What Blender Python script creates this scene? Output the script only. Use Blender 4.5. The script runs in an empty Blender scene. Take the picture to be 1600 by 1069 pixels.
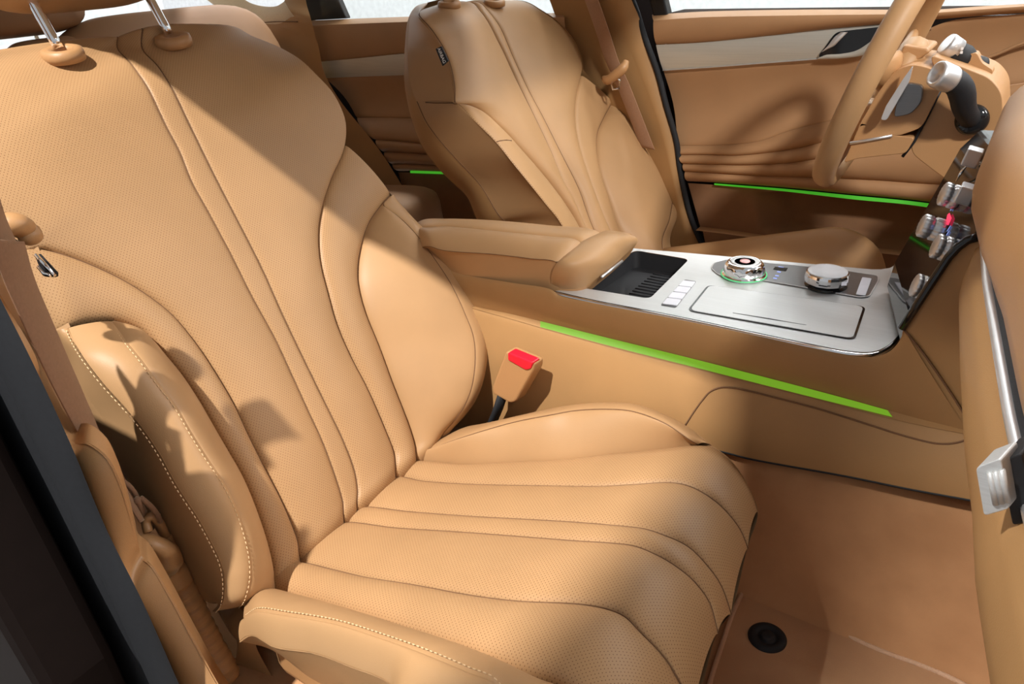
import bpy, bmesh, math, random
import numpy as np
from mathutils import Vector, Matrix
random.seed(3)
SC = bpy.context.scene
COL = SC.collection
# ------------------------------------------------------------------ camera
CX, CY, F0 = 800.0, 534.5, 1150.0
CAM = np.array([0.0, -0.92, 1.2])
_a = np.array([1684 - CX, -134 - CY, F0]); _b1 = 60 - CY
_b0 = -(F0 * F0 + _a[1] * _b1) / _a[0]
_Y = _a / np.linalg.norm(_a)
_X = -np.array([_b0, _b1, F0]); _X /= np.linalg.norm(_X)
_Z = np.cross(_X, _Y)
R = np.array([_X, _Y, _Z])            # world = R @ (right, down, forward)
cd = bpy.data.cameras.new('camera'); co = bpy.data.objects.new('camera', cd); COL.objects.link(co)
cd.sensor_width = 36; cd.lens = F0 / 1600 * 36; cd.clip_start = 0.01; cd.clip_end = 200
M = Matrix.Identity(4)
for i in range(3):
    M[i][0] = R[i][0]; M[i][1] = -R[i][1]; M[i][2] = -R[i][2]; M[i][3] = CAM[i]
co.matrix_world = M
SC.camera = co
# ------------------------------------------------------------------ light
W = bpy.data.worlds.new('showroom'); SC.world = W; W.use_nodes = True
nt = W.node_tree; bg = nt.nodes['Background']; bg.inputs[0].default_value = (0.95, 0.975, 1, 1)
tc = nt.nodes.new('ShaderNodeTexCoord'); sx = nt.nodes.new('ShaderNodeSeparateXYZ'); mr = nt.nodes.new('ShaderNodeMapRange')
nt.links.new(tc.outputs['Generated'], sx.inputs[0]); nt.links.new(sx.outputs[1], mr.inputs[0])
for i_, v_ in ((1, .1), (2, .6), (3, .40), (4, .75)): mr.inputs[i_].default_value = v_     # ambient graded by direction: brighter beyond the car, held down behind the camera
nt.links.new(mr.outputs[0], bg.inputs[1])
def spot(name, loc, target, half, power, blend=.05, size=.12, col=(1, .97, .92)):
    l = bpy.data.lights.new(name, 'SPOT'); l.energy = power; l.color = col; l.spot_size = 2 * half; l.spot_blend = blend; l.shadow_soft_size = size
    o = bpy.data.objects.new(name, l); COL.objects.link(o); o.location = loc
    o.rotation_euler = (Vector(target) - Vector(loc)).to_track_quat('-Z', 'Y').to_euler(); return o
def area(name, loc, target, sx, sy, power, col=(1, 1, 1)):
    l = bpy.data.lights.new(name, 'AREA'); l.shape = 'RECTANGLE'; l.size = sx; l.size_y = sy
    l.energy = power; l.color = col
    o = bpy.data.objects.new(name, l); COL.objects.link(o); o.location = loc
    o.rotation_euler = (Vector(target) - Vector(loc)).to_track_quat('-Z', 'Y').to_euler()
    return o
_s = Vector((-.55, -2.6, 4.5)); _t = Vector((-1.55, -.35, .75)); _e = Vector((-.248, -.35, .64))
spot('shadow_edge_spot', _s, _t, (_t - _s).angle(_e - _s), 1450, blend=.008, size=.045)  # near-side light; cone rim imitates a cast shadow edge on the cushion front
spot('footwell_fill_spot', (-1.6, -2.6, 3.9), (.56, -.35, .6), math.radians(8), 620, blend=.15, size=.10)  # added fill to brighten the carpet and lower dash, no known fixture
spot('far_door_fill_spot', (1.9, -1.6, 3.1), (-.50, .62, .80), math.radians(10.5), 520, blend=.3, size=.15)  # added fill for the far door and far seat, no known fixture
area('showroom_ceiling_light', (2.3, 0.9, 2.7), (-0.8, 0.3, 0.9), .7, .7, 35, (1, .97, .93))
SC.view_settings.view_transform = 'Standard'; SC.view_settings.look = 'None'
SC.view_settings.gamma = 1; SC.view_settings.use_curve_mapping = False
SC.view_settings.exposure = 0.0
# ------------------------------------------------------------------ materials
def new_mat(name):
    m = bpy.data.materials.new(name); m.use_nodes = True
    nt = m.node_tree; b = nt.nodes['Principled BSDF']
    return m, nt, b
def setp(b, **k):
    for n, v in k.items():
        b.inputs[n.replace('_', ' ')].default_value = v
def noise_mix(nt, b, c1, c2, scale, detail=4, coord='Object'):
    tc = nt.nodes.new('ShaderNodeTexCoord'); n = nt.nodes.new('ShaderNodeTexNoise')
    n.inputs['Scale'].default_value = scale; n.inputs['Detail'].default_value = detail
    nt.links.new(tc.outputs[coord], n.inputs['Vector'])
    r = nt.nodes.new('ShaderNodeMix'); r.data_type = 'RGBA'
    r.inputs[6].default_value = (*c1, 1); r.inputs[7].default_value = (*c2, 1)
    mr = nt.nodes.new('ShaderNodeMapRange'); mr.inputs[1].default_value = .35; mr.inputs[2].default_value = .65
    nt.links.new(n.outputs[0], mr.inputs[0]); nt.links.new(mr.outputs[0], r.inputs[0])
    nt.links.new(r.outputs[2], b.inputs['Base Color'])
    return tc, n, r
def bump(nt, b, src, strength=.2, dist=.001):
    bm = nt.nodes.new('ShaderNodeBump'); bm.inputs['Strength'].default_value = strength; bm.inputs['Distance'].default_value = dist
    nt.links.new(src, bm.inputs['Height']); nt.links.new(bm.outputs[0], b.inputs['Normal']); return bm
TAN = (0.42, 0.244, 0.115)
def leather(name, col, rough=.42, perf=False):
    m, nt, b = new_mat(name)
    tc, n, mix = noise_mix(nt, b, tuple(c * .96 for c in col), tuple(min(1, c * 1.04) for c in col), 9)
    setp(b, Roughness=rough + .05); b.inputs['Specular IOR Level'].default_value = .32
    vo = nt.nodes.new('ShaderNodeTexVoronoi'); vo.inputs['Scale'].default_value = 900
    nt.links.new(tc.outputs['Object'], vo.inputs['Vector'])
    if not perf:
        bump(nt, b, vo.outputs['Distance'], .18, .0004)
        return m
    # staggered rows of punched holes, laid out in metres over the panel
    P = 0.0042
    def math_(op, a, bb=None, c=None):
        x = nt.nodes.new('ShaderNodeMath'); x.operation = op
        for i, q in enumerate((a, bb, c)):
            if q is None: continue
            if isinstance(q, (int, float)): x.inputs[i].default_value = q
            else: nt.links.new(q, x.inputs[i])
        return x.outputs[0]
    uv = nt.nodes.new('ShaderNodeUVMap'); uv.uv_map = 'UVMap'
    sp = nt.nodes.new('ShaderNodeSeparateXYZ'); nt.links.new(uv.outputs[0], sp.inputs[0])
    row = math_('DIVIDE', sp.outputs[1], P * .62)
    rf = math_('FLOOR', row)
    odd = math_('MULTIPLY', math_('MODULO', math_('ABSOLUTE', rf), 2.0), .5)
    cxx = math_('FRACT', math_('ADD', math_('DIVIDE', sp.outputs[0], P), odd))
    cyy = math_('FRACT', row)
    dx = math_('MULTIPLY', math_('SUBTRACT', cxx, .5), P)
    dy = math_('MULTIPLY', math_('SUBTRACT', cyy, .5), P * .62)
    d2 = math_('ADD', math_('MULTIPLY', dx, dx), math_('MULTIPLY', dy, dy))
    hole = math_('LESS_THAN', d2, (0.00050) ** 2)
    mx = nt.nodes.new('ShaderNodeMix'); mx.data_type = 'RGBA'
    nt.links.new(hole, mx.inputs[0]); nt.links.new(mix.outputs[2], mx.inputs[6]); mx.inputs[7].default_value = (.19, .095, .04, 1)
    nt.links.new(mx.outputs[2], b.inputs['Base Color'])
    bump(nt, b, vo.outputs['Distance'], .15, .0004)
    return m
def plain(name, col, rough=.5, metal=0, spec=None, nscale=None, nstr=.1, **k):
    m, nt, b = new_mat(name); setp(b, Base_Color=(*col, 1), Roughness=rough, Metallic=metal)
    if spec is not None: b.inputs['Specular IOR Level'].default_value = spec
    tc, n, mix = noise_mix(nt, b, tuple(c * .95 for c in col), tuple(min(1, c * 1.05) for c in col), nscale or 30)
    if nscale: bump(nt, b, n.outputs[0], nstr, .001)
    for kk, v in k.items(): b.inputs[kk.replace('_', ' ')].default_value = v
    return m
def emis(name, col, s):
    m, nt, b = new_mat(name); setp(b, Base_Color=(*[c * .3 for c in col], 1))
    b.inputs['Emission Color'].default_value = (*col, 1); b.inputs['Emission Strength'].default_value = s
    return m
def brushed(name, col, rough, sc=(4, 300, 300), metal=.85):
    m, nt, b = new_mat(name); setp(b, Roughness=rough, Metallic=metal)
    tc = nt.nodes.new('ShaderNodeTexCoord'); mp = nt.nodes.new('ShaderNodeMapping'); mp.inputs['Scale'].default_value = sc
    n = nt.nodes.new('ShaderNodeTexNoise'); n.inputs['Scale'].default_value = 3; n.inputs['Detail'].default_value = 3
    nt.links.new(tc.outputs['Object'], mp.inputs[0]); nt.links.new(mp.outputs[0], n.inputs['Vector'])
    r = nt.nodes.new('ShaderNodeMix'); r.data_type = 'RGBA'
    r.inputs[6].default_value = (*[c * .86 for c in col], 1); r.inputs[7].default_value = (*[min(1, c * 1.1) for c in col], 1)
    nt.links.new(n.outputs[0], r.inputs[0]); nt.links.new(r.outputs[2], b.inputs['Base Color'])
    return m
def fabric(name, c1, c2, scale, rough=.95, bstr=.6, bdist=.003, sheen=.4, fscale=900):
    m, nt, b = new_mat(name)
    tc, n, mix = noise_mix(nt, b, c1, c2, scale, 8)
    n2 = nt.nodes.new('ShaderNodeTexNoise'); n2.inputs['Scale'].default_value = fscale; n2.inputs['Detail'].default_value = 2
    nt.links.new(tc.outputs['Object'], n2.inputs['Vector'])
    setp(b, Roughness=rough); b.inputs['Specular IOR Level'].default_value = .15
    b.inputs['Sheen Weight'].default_value = sheen; b.inputs['Sheen Tint'].default_value = (1, .75, .5, 1)
    bump(nt, b, n2.outputs[0], bstr, bdist)
    return m
MT = dict(
    leather=leather('tan_leather', TAN), perf=leather('perforated_tan_leather', TAN, .45, True),
    soft=leather('tan_soft_trim', (0.37, 0.205, 0.083), .5),
    door=leather('door_trim_leather', (0.37, 0.205, 0.10), .5),
    plastic=plain('tan_plastic', (0.44, 0.235, 0.10), .45, nscale=1200, nstr=.15),
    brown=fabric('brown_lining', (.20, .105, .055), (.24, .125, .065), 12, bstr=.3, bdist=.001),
    carpet=fabric('tan_carpet', (.44, .225, .105), (.58, .31, .15), 9, bstr=.35, bdist=.0008, fscale=1400),
    mat=fabric('mat_carpet', (.46, .26, .14), (.52, .30, .16), 14, bstr=.35, bdist=.0008, fscale=1400),
    matedge=fabric('mat_edging', (.66, .42, .27), (.70, .45, .3), 60),
    belt=fabric('shaded_belt_webbing', (.20, .105, .060), (.23, .12, .07), 300, rough=.7, bstr=.4, bdist=.0006, fscale=1500),  # webbing colour darkened for the shade beside the near seat
    silver=brushed('satin_silver', (.62, .63, .63), .42, metal=.45), trim=brushed('grey_wood_metal_trim', (.52, .51, .46), .42, (3, 3, 120), .5),
    chrome=plain('chrome', (.92, .92, .93), .06, 1), satin=plain('satin_chrome', (.70, .70, .71), .38, .8),
    black=plain('gloss_black', (.012, .012, .013), .06, coat=None) if False else plain('gloss_black', (.012, .012, .013), .06),
    rubber=plain('black_rubber', (.018, .019, .022), .7, spec=.25, nscale=200), mblack=plain('matte_black_plastic', (.016, .016, .018), .55, spec=.3, nscale=500),
    dark=plain('dark_body_paint', (.012, .008, .007), .8, spec=.06), panel=brushed('dark_metal_panel', (.22, .22, .225), .3, (3, 200, 200)),
    red=plain('red_plastic', (.75, .01, .03), .3), thread=plain('cream_thread', (.72, .50, .28), .7),
    green=emis('green_ambient_light', (.22, .50, .02), .62), greend=emis('green_door_light', (.08, .6, .03), .5),
    white=emis('white_backlit_symbol', (.75, .85, 1), 1.0), redl=emis('red_backlit_ring', (1, .05, .12), 1.2), blue=emis('blue_backlit_symbol', (.35, .45, 1), .8),
    cream=plain('cream_pillar_trim', (.62, .50, .34), .6, nscale=300), btn=plain('pale_button', (.72, .73, .80), .35),
    roof=plain('headliner', (.55, .50, .42), .9, nscale=300), floor=plain('showroom_floor', (.55, .56, .57), .35), wallw=plain('white_showroom_wall', (.86, .87, .88), .8),
    white_p=plain('white_printing', (.8, .8, .8), .5), seam=plain('dark_seam_thread', (.17, .085, .038), .8), belt_lit=fabric('lit_belt_webbing', (.34, .19, .115), (.37, .21, .13), 300, rough=.7, bstr=.4, bdist=.0006, fscale=1500),  # belt_lit: lighter copy of the webbing, for the better lit far belt
)
def glass_mat(name, tint=(1, 1, 1), refl=.9):
    m = bpy.data.materials.new(name); m.use_nodes = True; nt = m.node_tree; nt.nodes.clear()
    o = nt.nodes.new('ShaderNodeOutputMaterial'); t = nt.nodes.new('ShaderNodeBsdfTransparent'); t.inputs[0].default_value = (*tint, 1)
    g = nt.nodes.new('ShaderNodeBsdfGlossy'); g.inputs['Roughness'].default_value = .02
    lw = nt.nodes.new('ShaderNodeLayerWeight'); pw = nt.nodes.new('ShaderNodeMath'); pw.operation = 'POWER'; pw.inputs[1].default_value = 5
    nt.links.new(lw.outputs['Facing'], pw.inputs[0]); f = nt.nodes.new('ShaderNodeMath'); f.operation = 'MULTIPLY_ADD'; f.inputs[1].default_value = .6; f.inputs[2].default_value = .03
    nt.links.new(pw.outputs[0], f.inputs[0]); mx = nt.nodes.new('ShaderNodeMixShader')
    nt.links.new(f.outputs[0], mx.inputs[0]); nt.links.new(t.outputs[0], mx.inputs[1]); nt.links.new(g.outputs[0], mx.inputs[2]); nt.links.new(mx.outputs[0], o.inputs[0])
    return m
MT['glass'] = glass_mat('window_glass_clear', (.96, .98, .97))
def crystal_mat():
    m, nt, b = new_mat('cut_crystal'); setp(b, Base_Color=(.95, 1, .98, 1), Roughness=.03); b.inputs['Transmission Weight'].default_value = .75
    b.inputs['IOR'].default_value = 1.6; return m
MT['crystal'] = crystal_mat()
# ------------------------------------------------------------------ object helpers
def empty(name, loc, label=None, cat=None, group=None, kind=None):
    o = bpy.data.objects.new(name, None); COL.objects.link(o); o.location = loc; o.empty_display_size = .05
    tag(o, label, cat, group, kind); return o
def tag(o, label=None, cat=None, group=None, kind=None):
    if label: o['label'] = label
    if cat: o['category'] = cat
    if group: o['group'] = group
    if kind: o['kind'] = kind
    return o
def wloc(p):
    v = Vector((0, 0, 0))
    while p is not None: v += p.location; p = p.parent
    return v
def link(name, verts, faces, mat, parent=None, smooth=True, uvs=None, solid=0):
    """verts are world coordinates"""
    off = wloc(parent)
    V = np.asarray(verts, float)
    if parent is None:
        org = Vector(((V[:, 0].min() + V[:, 0].max()) / 2, (V[:, 1].min() + V[:, 1].max()) / 2, V[:, 2].min()))
        off = org
    me = bpy.data.meshes.new(name)
    me.from_pydata([tuple(v - np.array(off)) for v in V], [], [tuple(int(i) for i in f) for f in faces])
    me.update()
    if uvs is not None:
        ul = me.uv_layers.new(name='UVMap')
        li = np.zeros(len(me.loops), int); me.loops.foreach_get('vertex_index', li)
        ul.data.foreach_set('uv', np.asarray(uvs, float)[li].ravel())
    if smooth: me.polygons.foreach_set('use_smooth', [True] * len(me.polygons))
    me.materials.append(mat)
    o = bpy.data.objects.new(name, me); COL.objects.link(o)
    if parent is None: o.location = off
    else: o.parent = parent
    if solid:
        md = o.modifiers.new('solid', 'SOLIDIFY'); md.thickness = solid; md.offset = -1
    return o
def gridfaces(n, m, closed_u=False, closed_v=False):
    f = []
    for i in range(n - (0 if closed_u else 1)):
        for j in range(m - (0 if closed_v else 1)):
            a = i * m + j; b = i * m + (j + 1) % m; c = ((i + 1) % n) * m + (j + 1) % m; d = ((i + 1) % n) * m + j
            f.append((a, b, c, d))
    return f
# ------------------------------------------------------------------ curves traced over a real surface
class Frame:
    """a reference surface: origin, u axis, v axis, outward normal, and a height function G(u,v)"""
    def __init__(s, O, U, V, G=None):
        s.O = np.array(O, float); s.U = np.array(U, float); s.U /= np.linalg.norm(s.U)
        V = np.array(V, float); V -= s.U * (V @ s.U); s.V = V / np.linalg.norm(V)
        s.N = np.cross(s.U, s.V); s.G = G; s.arc = None
        if s.N @ (CAM - s.O) < 0: s.N = -s.N
    def g(s, u, v): return 0 * u if s.G is None else s.G(u, v)
    def P(s, u, v, h):
        u = np.asarray(u, float); v = np.asarray(v, float); h = np.asarray(h, float) + s.g(u, v)
        return s.O + u[..., None] * s.U + v[..., None] * s.V + h[..., None] * s.N
TT = np.linspace(.12, 3.2, 3081)
def ray(px, py):
    d = R @ np.array([px - CX, py - CY, F0]); return d / F0
def K(F, p):
    if p[0] == 'u': return np.array(p[1:4], float)
    if p[0] == 'a':                      # height measured from the flat plane instead of from the rolled surface
        G = F.G; F.G = None; k = K(F, p[1:]); F.G = G; k[2] = p[3] - float(F.g(k[0], k[1])); return k
    d = ray(p[0], p[1]); X = CAM + TT[:, None] * d - F.O
    u = X @ F.U; v = X @ F.V; h = X @ F.N; f = h - F.g(u, v) - p[2]
    s = np.where((f[:-1] > 0) & (f[1:] <= 0))[0]
    if len(s):
        i = s[0]; w = f[i] / (f[i] - f[i + 1]); return np.array([u[i] + w * (u[i + 1] - u[i]), v[i] + w * (v[i + 1] - v[i]), p[2]])
    i = np.argmin(np.abs(f)); return np.array([u[i], v[i], p[2]])
def at(px, py, ax, val):
    d = ray(px, py); return CAM + d * ((val - CAM[ax]) / d[ax])
def catmull(P, n):
    P = np.asarray(P, float)
    if len(P) == 2: return P[0] + (P[1] - P[0]) * np.linspace(0, 1, n)[:, None]
    Q = np.vstack([2 * P[0] - P[1], P, 2 * P[-1] - P[-2]]); out = []
    for i in range(1, len(Q) - 2):
        p0, p1, p2, p3 = Q[i - 1:i + 3]
        t0 = 0; t1 = t0 + max(1e-9, np.linalg.norm(p1 - p0)) ** .5; t2 = t1 + max(1e-9, np.linalg.norm(p2 - p1)) ** .5; t3 = t2 + max(1e-9, np.linalg.norm(p3 - p2)) ** .5
        t = np.linspace(t1, t2, 24, endpoint=False)[:, None]
        A1 = (t1 - t) / (t1 - t0) * p0 + (t - t0) / (t1 - t0) * p1; A2 = (t2 - t) / (t2 - t1) * p1 + (t - t1) / (t2 - t1) * p2
        A3 = (t3 - t) / (t3 - t2) * p2 + (t - t2) / (t3 - t2) * p3
        B1 = (t2 - t) / (t2 - t0) * A1 + (t - t0) / (t2 - t0) * A2; B2 = (t3 - t) / (t3 - t1) * A2 + (t - t1) / (t3 - t1) * A3
        out.append((t2 - t) / (t2 - t1) * B1 + (t - t1) / (t2 - t1) * B2)
    out.append(P[-1:]); D = np.vstack(out)
    L = np.r_[0, np.cumsum(np.linalg.norm(np.diff(D, axis=0), axis=1))]; s = np.linspace(0, L[-1], n)
    return np.stack([np.interp(s, L, D[:, k]) for k in range(D.shape[1])], 1)
def curve(F, pts, n=110, pre=None, post=None):
    C = [K(F, p) for p in pts]
    if pre is not None: C = [C[0] + np.array(pre)] + C
    if post is not None: C = C + [C[-1] + np.array(post)]
    return catmull(C, n)
def strip(name, F, A, B, mat, parent, m=26, puff=.004, gl=.004, gr=.004, gw=.003, kL=None, kR=None, dip=0, side=1, rows=None, uvs=True, bulge=None):
    """a leather panel between two seams A and B (arrays of u,v,h); the seam edges sink by gl / gr"""
    n = len(A); s = .5 * (1 - np.cos(np.pi * np.arange(m) / (m - 1)))
    u = A[:, 0:1] + (B[:, 0:1] - A[:, 0:1]) * s; v = A[:, 1:2] + (B[:, 1:2] - A[:, 1:2]) * s
    if kR: f = 1 - (1 - s ** kR) ** .5
    elif kL: f = (1 - (1 - s) ** kL) ** .5
    else: f = s
    h = A[:, 2:3] + (B[:, 2:3] - A[:, 2:3]) * f
    wd = np.linalg.norm(B - A, axis=1)[:, None]
    h = h + np.minimum(puff, wd * .2) * (4 * s * (1 - s))
    if bulge is not None: h = h + bulge(np.linspace(0, 1, n)[:, None], s[None, :])
    if not np.isscalar(gl): gl = np.asarray(gl)[:, None]
    if not np.isscalar(gr): gr = np.asarray(gr)[:, None]
    h = h - gl * np.exp(-(s * wd) / gw) - gr * np.exp(-((1 - s) * wd) / gw)
    P = F.P(u, v, h).reshape(-1, 3)
    va = v
    if F.G is not None and F.arc is not None:
        v0, r = F.arc(u); d = np.clip((v - v0) / r, 0, .999); va = np.where(v > v0, v0 + r * np.arcsin(d) + np.maximum(0, v - v0 - r) * 5, v)
    uv = np.stack([u.ravel(), va.ravel()], 1)
    return link(name, P, gridfaces(n, m), mat, parent, uvs=uv)
def sweep_back(name, F, C, depth, inset, mat, parent, cen=(0, .3), m=12, r=.03, fill=True):
    """side wall that rounds back from an outline C (u,v,h)"""
    n = len(C); P = F.P(C[:, 0], C[:, 1], C[:, 2]); cu = F.P(np.array(cen[0]), np.array(cen[1]), np.array(0.))
    rows = []
    for k in range(m):
        t = k / (m - 1); a = t * depth
        ins = inset * t ** 1.6
        q = P - F.N * a
        d = (C[:, :2] - np.array(cen)); d = d / np.linalg.norm(d, axis=1)[:, None]
        q = q - (d[:, 0:1] * F.U + d[:, 1:2] * F.V) * ins + (d[:, 0:1] * F.U + d[:, 1:2] * F.V) * r * .35 * math.sin(math.pi * min(1, t * 1.3)) 
        rows.append(q)
    V = np.stack(rows, 1).reshape(-1, 3); f = gridfaces(n, m)
    if fill:
        V = np.vstack([V, V.reshape(n, m, 3)[:, -1].mean(0)[None]]); c = len(V) - 1
        f += [(i * m + m - 1, (i + 1) * m + m - 1, c) for i in range(n - 1)]
        f += [((n - 1) * m + m - 1, m - 1, c)]
    return link(name, V, f, mat, parent)
def stitches(name, F, C, parent, off=.0008, ln=.0034, gap=.0022, r=.00055, mat=None, shift=0):
    P = F.P(C[:, 0], C[:, 1], C[:, 2] + off); L = np.r_[0, np.cumsum(np.linalg.norm(np.diff(P, axis=0), axis=1))]
    V = []; Fc = []; s = 0.002
    while s + ln < L[-1]:
        a = np.array([np.interp(s, L, P[:, k]) for k in range(3)]); b = np.array([np.interp(s + ln, L, P[:, k]) for k in range(3)])
        t = (b - a) / np.linalg.norm(b - a); x = np.cross(t, F.N); x /= np.linalg.norm(x); y = np.cross(x, t)
        base = len(V)
        for q, rr in ((a, .5), (a + t * ln * .2, 1), (b - t * ln * .2, 1), (b, .5)):
            for k in range(5):
                an = 2 * math.pi * k / 5; V.append(q + (x * math.cos(an) + y * math.sin(an)) * r * rr + x * shift)
        for i in range(3):
            for k in range(5): Fc.append((base + i * 5 + k, base + i * 5 + (k + 1) % 5, base + (i + 1) * 5 + (k + 1) % 5, base + (i + 1) * 5 + k))
        Fc.append(tuple(base + k for k in range(5))[::-1]); Fc.append(tuple(base + 15 + k for k in range(5)))
        s += ln + gap
    if V: o = link(name, V, Fc, mat or MT['thread'], parent)
def tube(name, P, r, mat, parent=None, k=12, flat=1.0, up=(0, 0, 1), caps=True):
    P = np.asarray(P, float); n = len(P); V = []; T = np.gradient(P, axis=0); T /= np.linalg.norm(T, axis=1)[:, None]
    r = np.full(n, r) if np.isscalar(r) else np.asarray(r)
    for i in range(n):
        x = np.cross(T[i], up); x /= np.linalg.norm(x) + 1e-9; y = np.cross(x, T[i])
        for j in range(k):
            a = 2 * math.pi * j / k; V.append(P[i] + (x * math.cos(a) + y * math.sin(a) * flat) * r[i])
    f = gridfaces(n, k, False, True)
    if caps: f += [tuple(range(k))[::-1], tuple((n - 1) * k + j for j in range(k))]
    return link(name, V, f, mat, parent)
def lathe(name, C, axis, prof, mat, parent=None, k=40, ref=(0, 1, 0), wob=None, smooth=True):
    """prof: (radius, along) pairs"""
    a = np.array(axis, float); a /= np.linalg.norm(a); x = np.cross(a, ref); x /= np.linalg.norm(x); y = np.cross(a, x); C = np.array(C, float); V = []
    for (r, z) in prof:
        for j in range(k):
            t = 2 * math.pi * j / k; rr = r * (1 + (wob(j, z) if wob else 0)); V.append(C + a * z + (x * math.cos(t) + y * math.sin(t)) * rr)
    f = gridfaces(len(prof), k, False, True)
    f += [tuple(range(k))[::-1], tuple((len(prof) - 1) * k + j for j in range(k))]
    o = link(name, V, f, mat, parent, smooth=smooth)
    return o
def prism(name, poly, vec, mat, parent=None, bev=.002, seg=2, smooth=False):
    """closed 3D polygon extruded by vec with bevelled edges"""
    poly = np.asarray(poly, float); n = len(poly); V = np.vstack([poly, poly + np.array(vec, float)])
    f = [tuple(range(n)), tuple(range(2 * n - 1, n - 1, -1))] + [(i, i + n, (i + 1) % n + n, (i + 1) % n) for i in range(n)]
    o = link(name, V, f, mat, parent, smooth=smooth)
    bm = bmesh.new(); bm.from_mesh(o.data); bmesh.ops.recalc_face_normals(bm, faces=bm.faces[:]); bm.to_mesh(o.data); bm.free()
    if bev:
        md = o.modifiers.new('bevel', 'BEVEL'); md.width = bev; md.segments = seg; md.limit_method = 'ANGLE'; md.angle_limit = math.radians(40)
    return o
def box(name, lo, hi, mat, parent=None, bev=.004, seg=3):
    x0, y0, z0 = lo; x1, y1, z1 = hi
    return prism(name, [(x0, y0, z0), (x1, y0, z0), (x1, y1, z0), (x0, y1, z0)], (0, 0, z1 - z0), mat, parent, bev, seg)
def roundpoly(P, r, k=5):
    """fillet the corners of a 3D polygon"""
    P = [np.array(p, float) for p in P]; out = []; n = len(P)
    for i in range(n):
        a, b, c = P[i - 1], P[i], P[(i + 1) % n]; rr = r[i] if isinstance(r, (list, tuple)) else r
        u = (a - b); v = (c - b); lu = np.linalg.norm(u); lv = np.linalg.norm(v); d = min(rr, lu * .45, lv * .45)
        p = b + u / lu * d; q = b + v / lv * d
        for j in range(k + 1):
            t = j / k; out.append((1 - t) ** 2 * p + 2 * t * (1 - t) * b + t * t * q)
    return np.array(out)
# ================================================================== THE SETTING
def struct(o): o['kind'] = 'structure'; return o
FZ = .41
g = []
# carpeted floor: flat, rising up the tunnel under the console and up the firewall
def carpet():
    xs = np.linspace(-2.3, .75, 120); ys = np.linspace(-.70, .70, 120); V = []
    for x in xs:
        for y in ys:
            t = np.clip((abs(y) - .118) / .075, 0, 1); hh = .04 + .165 * np.clip((x + .42) / .16, 0, 1); z = FZ + hh * (1 - t) ** 1.6
            fw = max(0, x - .20); z += min(.55, fw * fw * 2.2 + fw * .15)
            z += .004 * math.sin(x * 9 + y * 5) * math.sin(y * 14 - x * 3) * t - .004 * t
            V.append((x, y, z))
    o = link('floor', V, gridfaces(120, 120), MT['carpet']); struct(o); return o
carpet()
o = link('floor', [(-15, -15, 0), (15, -15, 0), (15, 15, 0), (-15, 15, 0)], [(0, 1, 2, 3)], MT['floor']); struct(o)
o = link('wall_left', [(-9, 3.6, 0), (9, 3.6, 0), (9, 3.6, 4.5), (-9, 3.6, 4.5)], [(0, 1, 2, 3)], MT['wallw']); struct(o)
o = link('wall_back', [(-7, -6, 0), (-7, 3.6, 0), (-7, 3.6, 4.5), (-7, -6, 4.5)], [(0, 1, 2, 3)], MT['wallw']); struct(o)
area('wall_fill_light', (-6, -.5, 4.3), (-7, -.5, .8), 6, .5, 45)  # added fill to lift the wall behind the rear window
area('wall_fill_light', (-.5, 2.6, 4.3), (-.5, 3.6, .8), 9, .5, 430)  # added fill so the far windows look out on white
# roof lining
V = []
for x in np.linspace(-2.3, -.25, 20):
    for y in np.linspace(-.57, .57, 20): V.append((x, y, 1.48 - .04 * (abs(y) / .57) ** 3 - .06 * ((x + 1.25) / 1.05) ** 4))
o = link('ceiling', V, gridfaces(20, 20), MT['roof'], solid=.03); struct(o)
# ================================================================== SEATS
def Gback(u, v):
    u = np.asarray(u, float); v = np.asarray(v, float); v0, r = .605, .12; d = v - v0
    a = np.where(d > 0, -(r - np.sqrt(np.maximum(r * r - np.minimum(np.maximum(d, 0), r) ** 2, 0))), 0)
    return a - np.where(d > r, (d - r) * 5, 0)
def Gcush(u, v):
    u = np.asarray(u, float); v = np.asarray(v, float); v0 = .405 - .09 * np.clip(u, -.3, .3); r = .10; d = v - v0
    a = np.where(d > 0, -(r - np.sqrt(np.maximum(r * r - np.minimum(np.maximum(d, 0), r) ** 2, 0))), 0)
    return a - np.where(d > r, (d - r) * 5, 0)
BK = Frame((-.645, -.37, .53), (0, 1, 0), (-.325, 0, .59), Gback)
CU = Frame((-.645, -.37, .53), (0, 1, 0), (.46, 0, .13), Gcush)
BK.arc = lambda u: (.605 + 0 * u, .12); CU.arc = lambda u: (.405 - .09 * np.clip(u, -.3, .3), .10)
LE, PF = MT['leather'], MT['perf']
seat = empty('front_seat', (-.5, -.37, FZ), 'tan leather front seat nearest the camera, with perforated centre panels and stitched bolster', 'seat')
down = (0, -.03, -.02)
SL = curve(BK, [(538, 806, 0), (537, 785, 0), (527, 750, 0), (505, 690, 0), (482, 640, 0), (457, 585, 0), (430, 527, 0), (396, 465, 0), (362, 397, 0), (330, 337, 0), (300, 282, 0), (282, 237, 0), (260, 195, 0), (235, 142, 0), (207, 100, 0), (185, 76, 0), ('a', 176, 60, -.09)], pre=down)
SR = curve(BK, [(559, 788, 0), (560, 767, 0), (555, 735, 0), (537, 687, 0), (512, 635, 0), (490, 590, 0), (462, 532, 0), (440, 485, 0), (412, 422, 0), (387, 372, 0), (360, 320, 0), (337, 275, 0), (310, 220, 0), (280, 157, 0), (250, 105, 0), (224, 76, 0), ('a', 205, 55, -.092)], pre=down)
RAl = [(620, 735, 0), (618, 707, 0), (605, 672, 0), (575, 603, 0), (550, 555, 0), (527, 502, 0), (513, 452, 0), (502, 407, 0), (499, 362, 0), (505, 322, 0), (520, 277, 0), (535, 243, 0), (539, 225, 0)]
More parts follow.
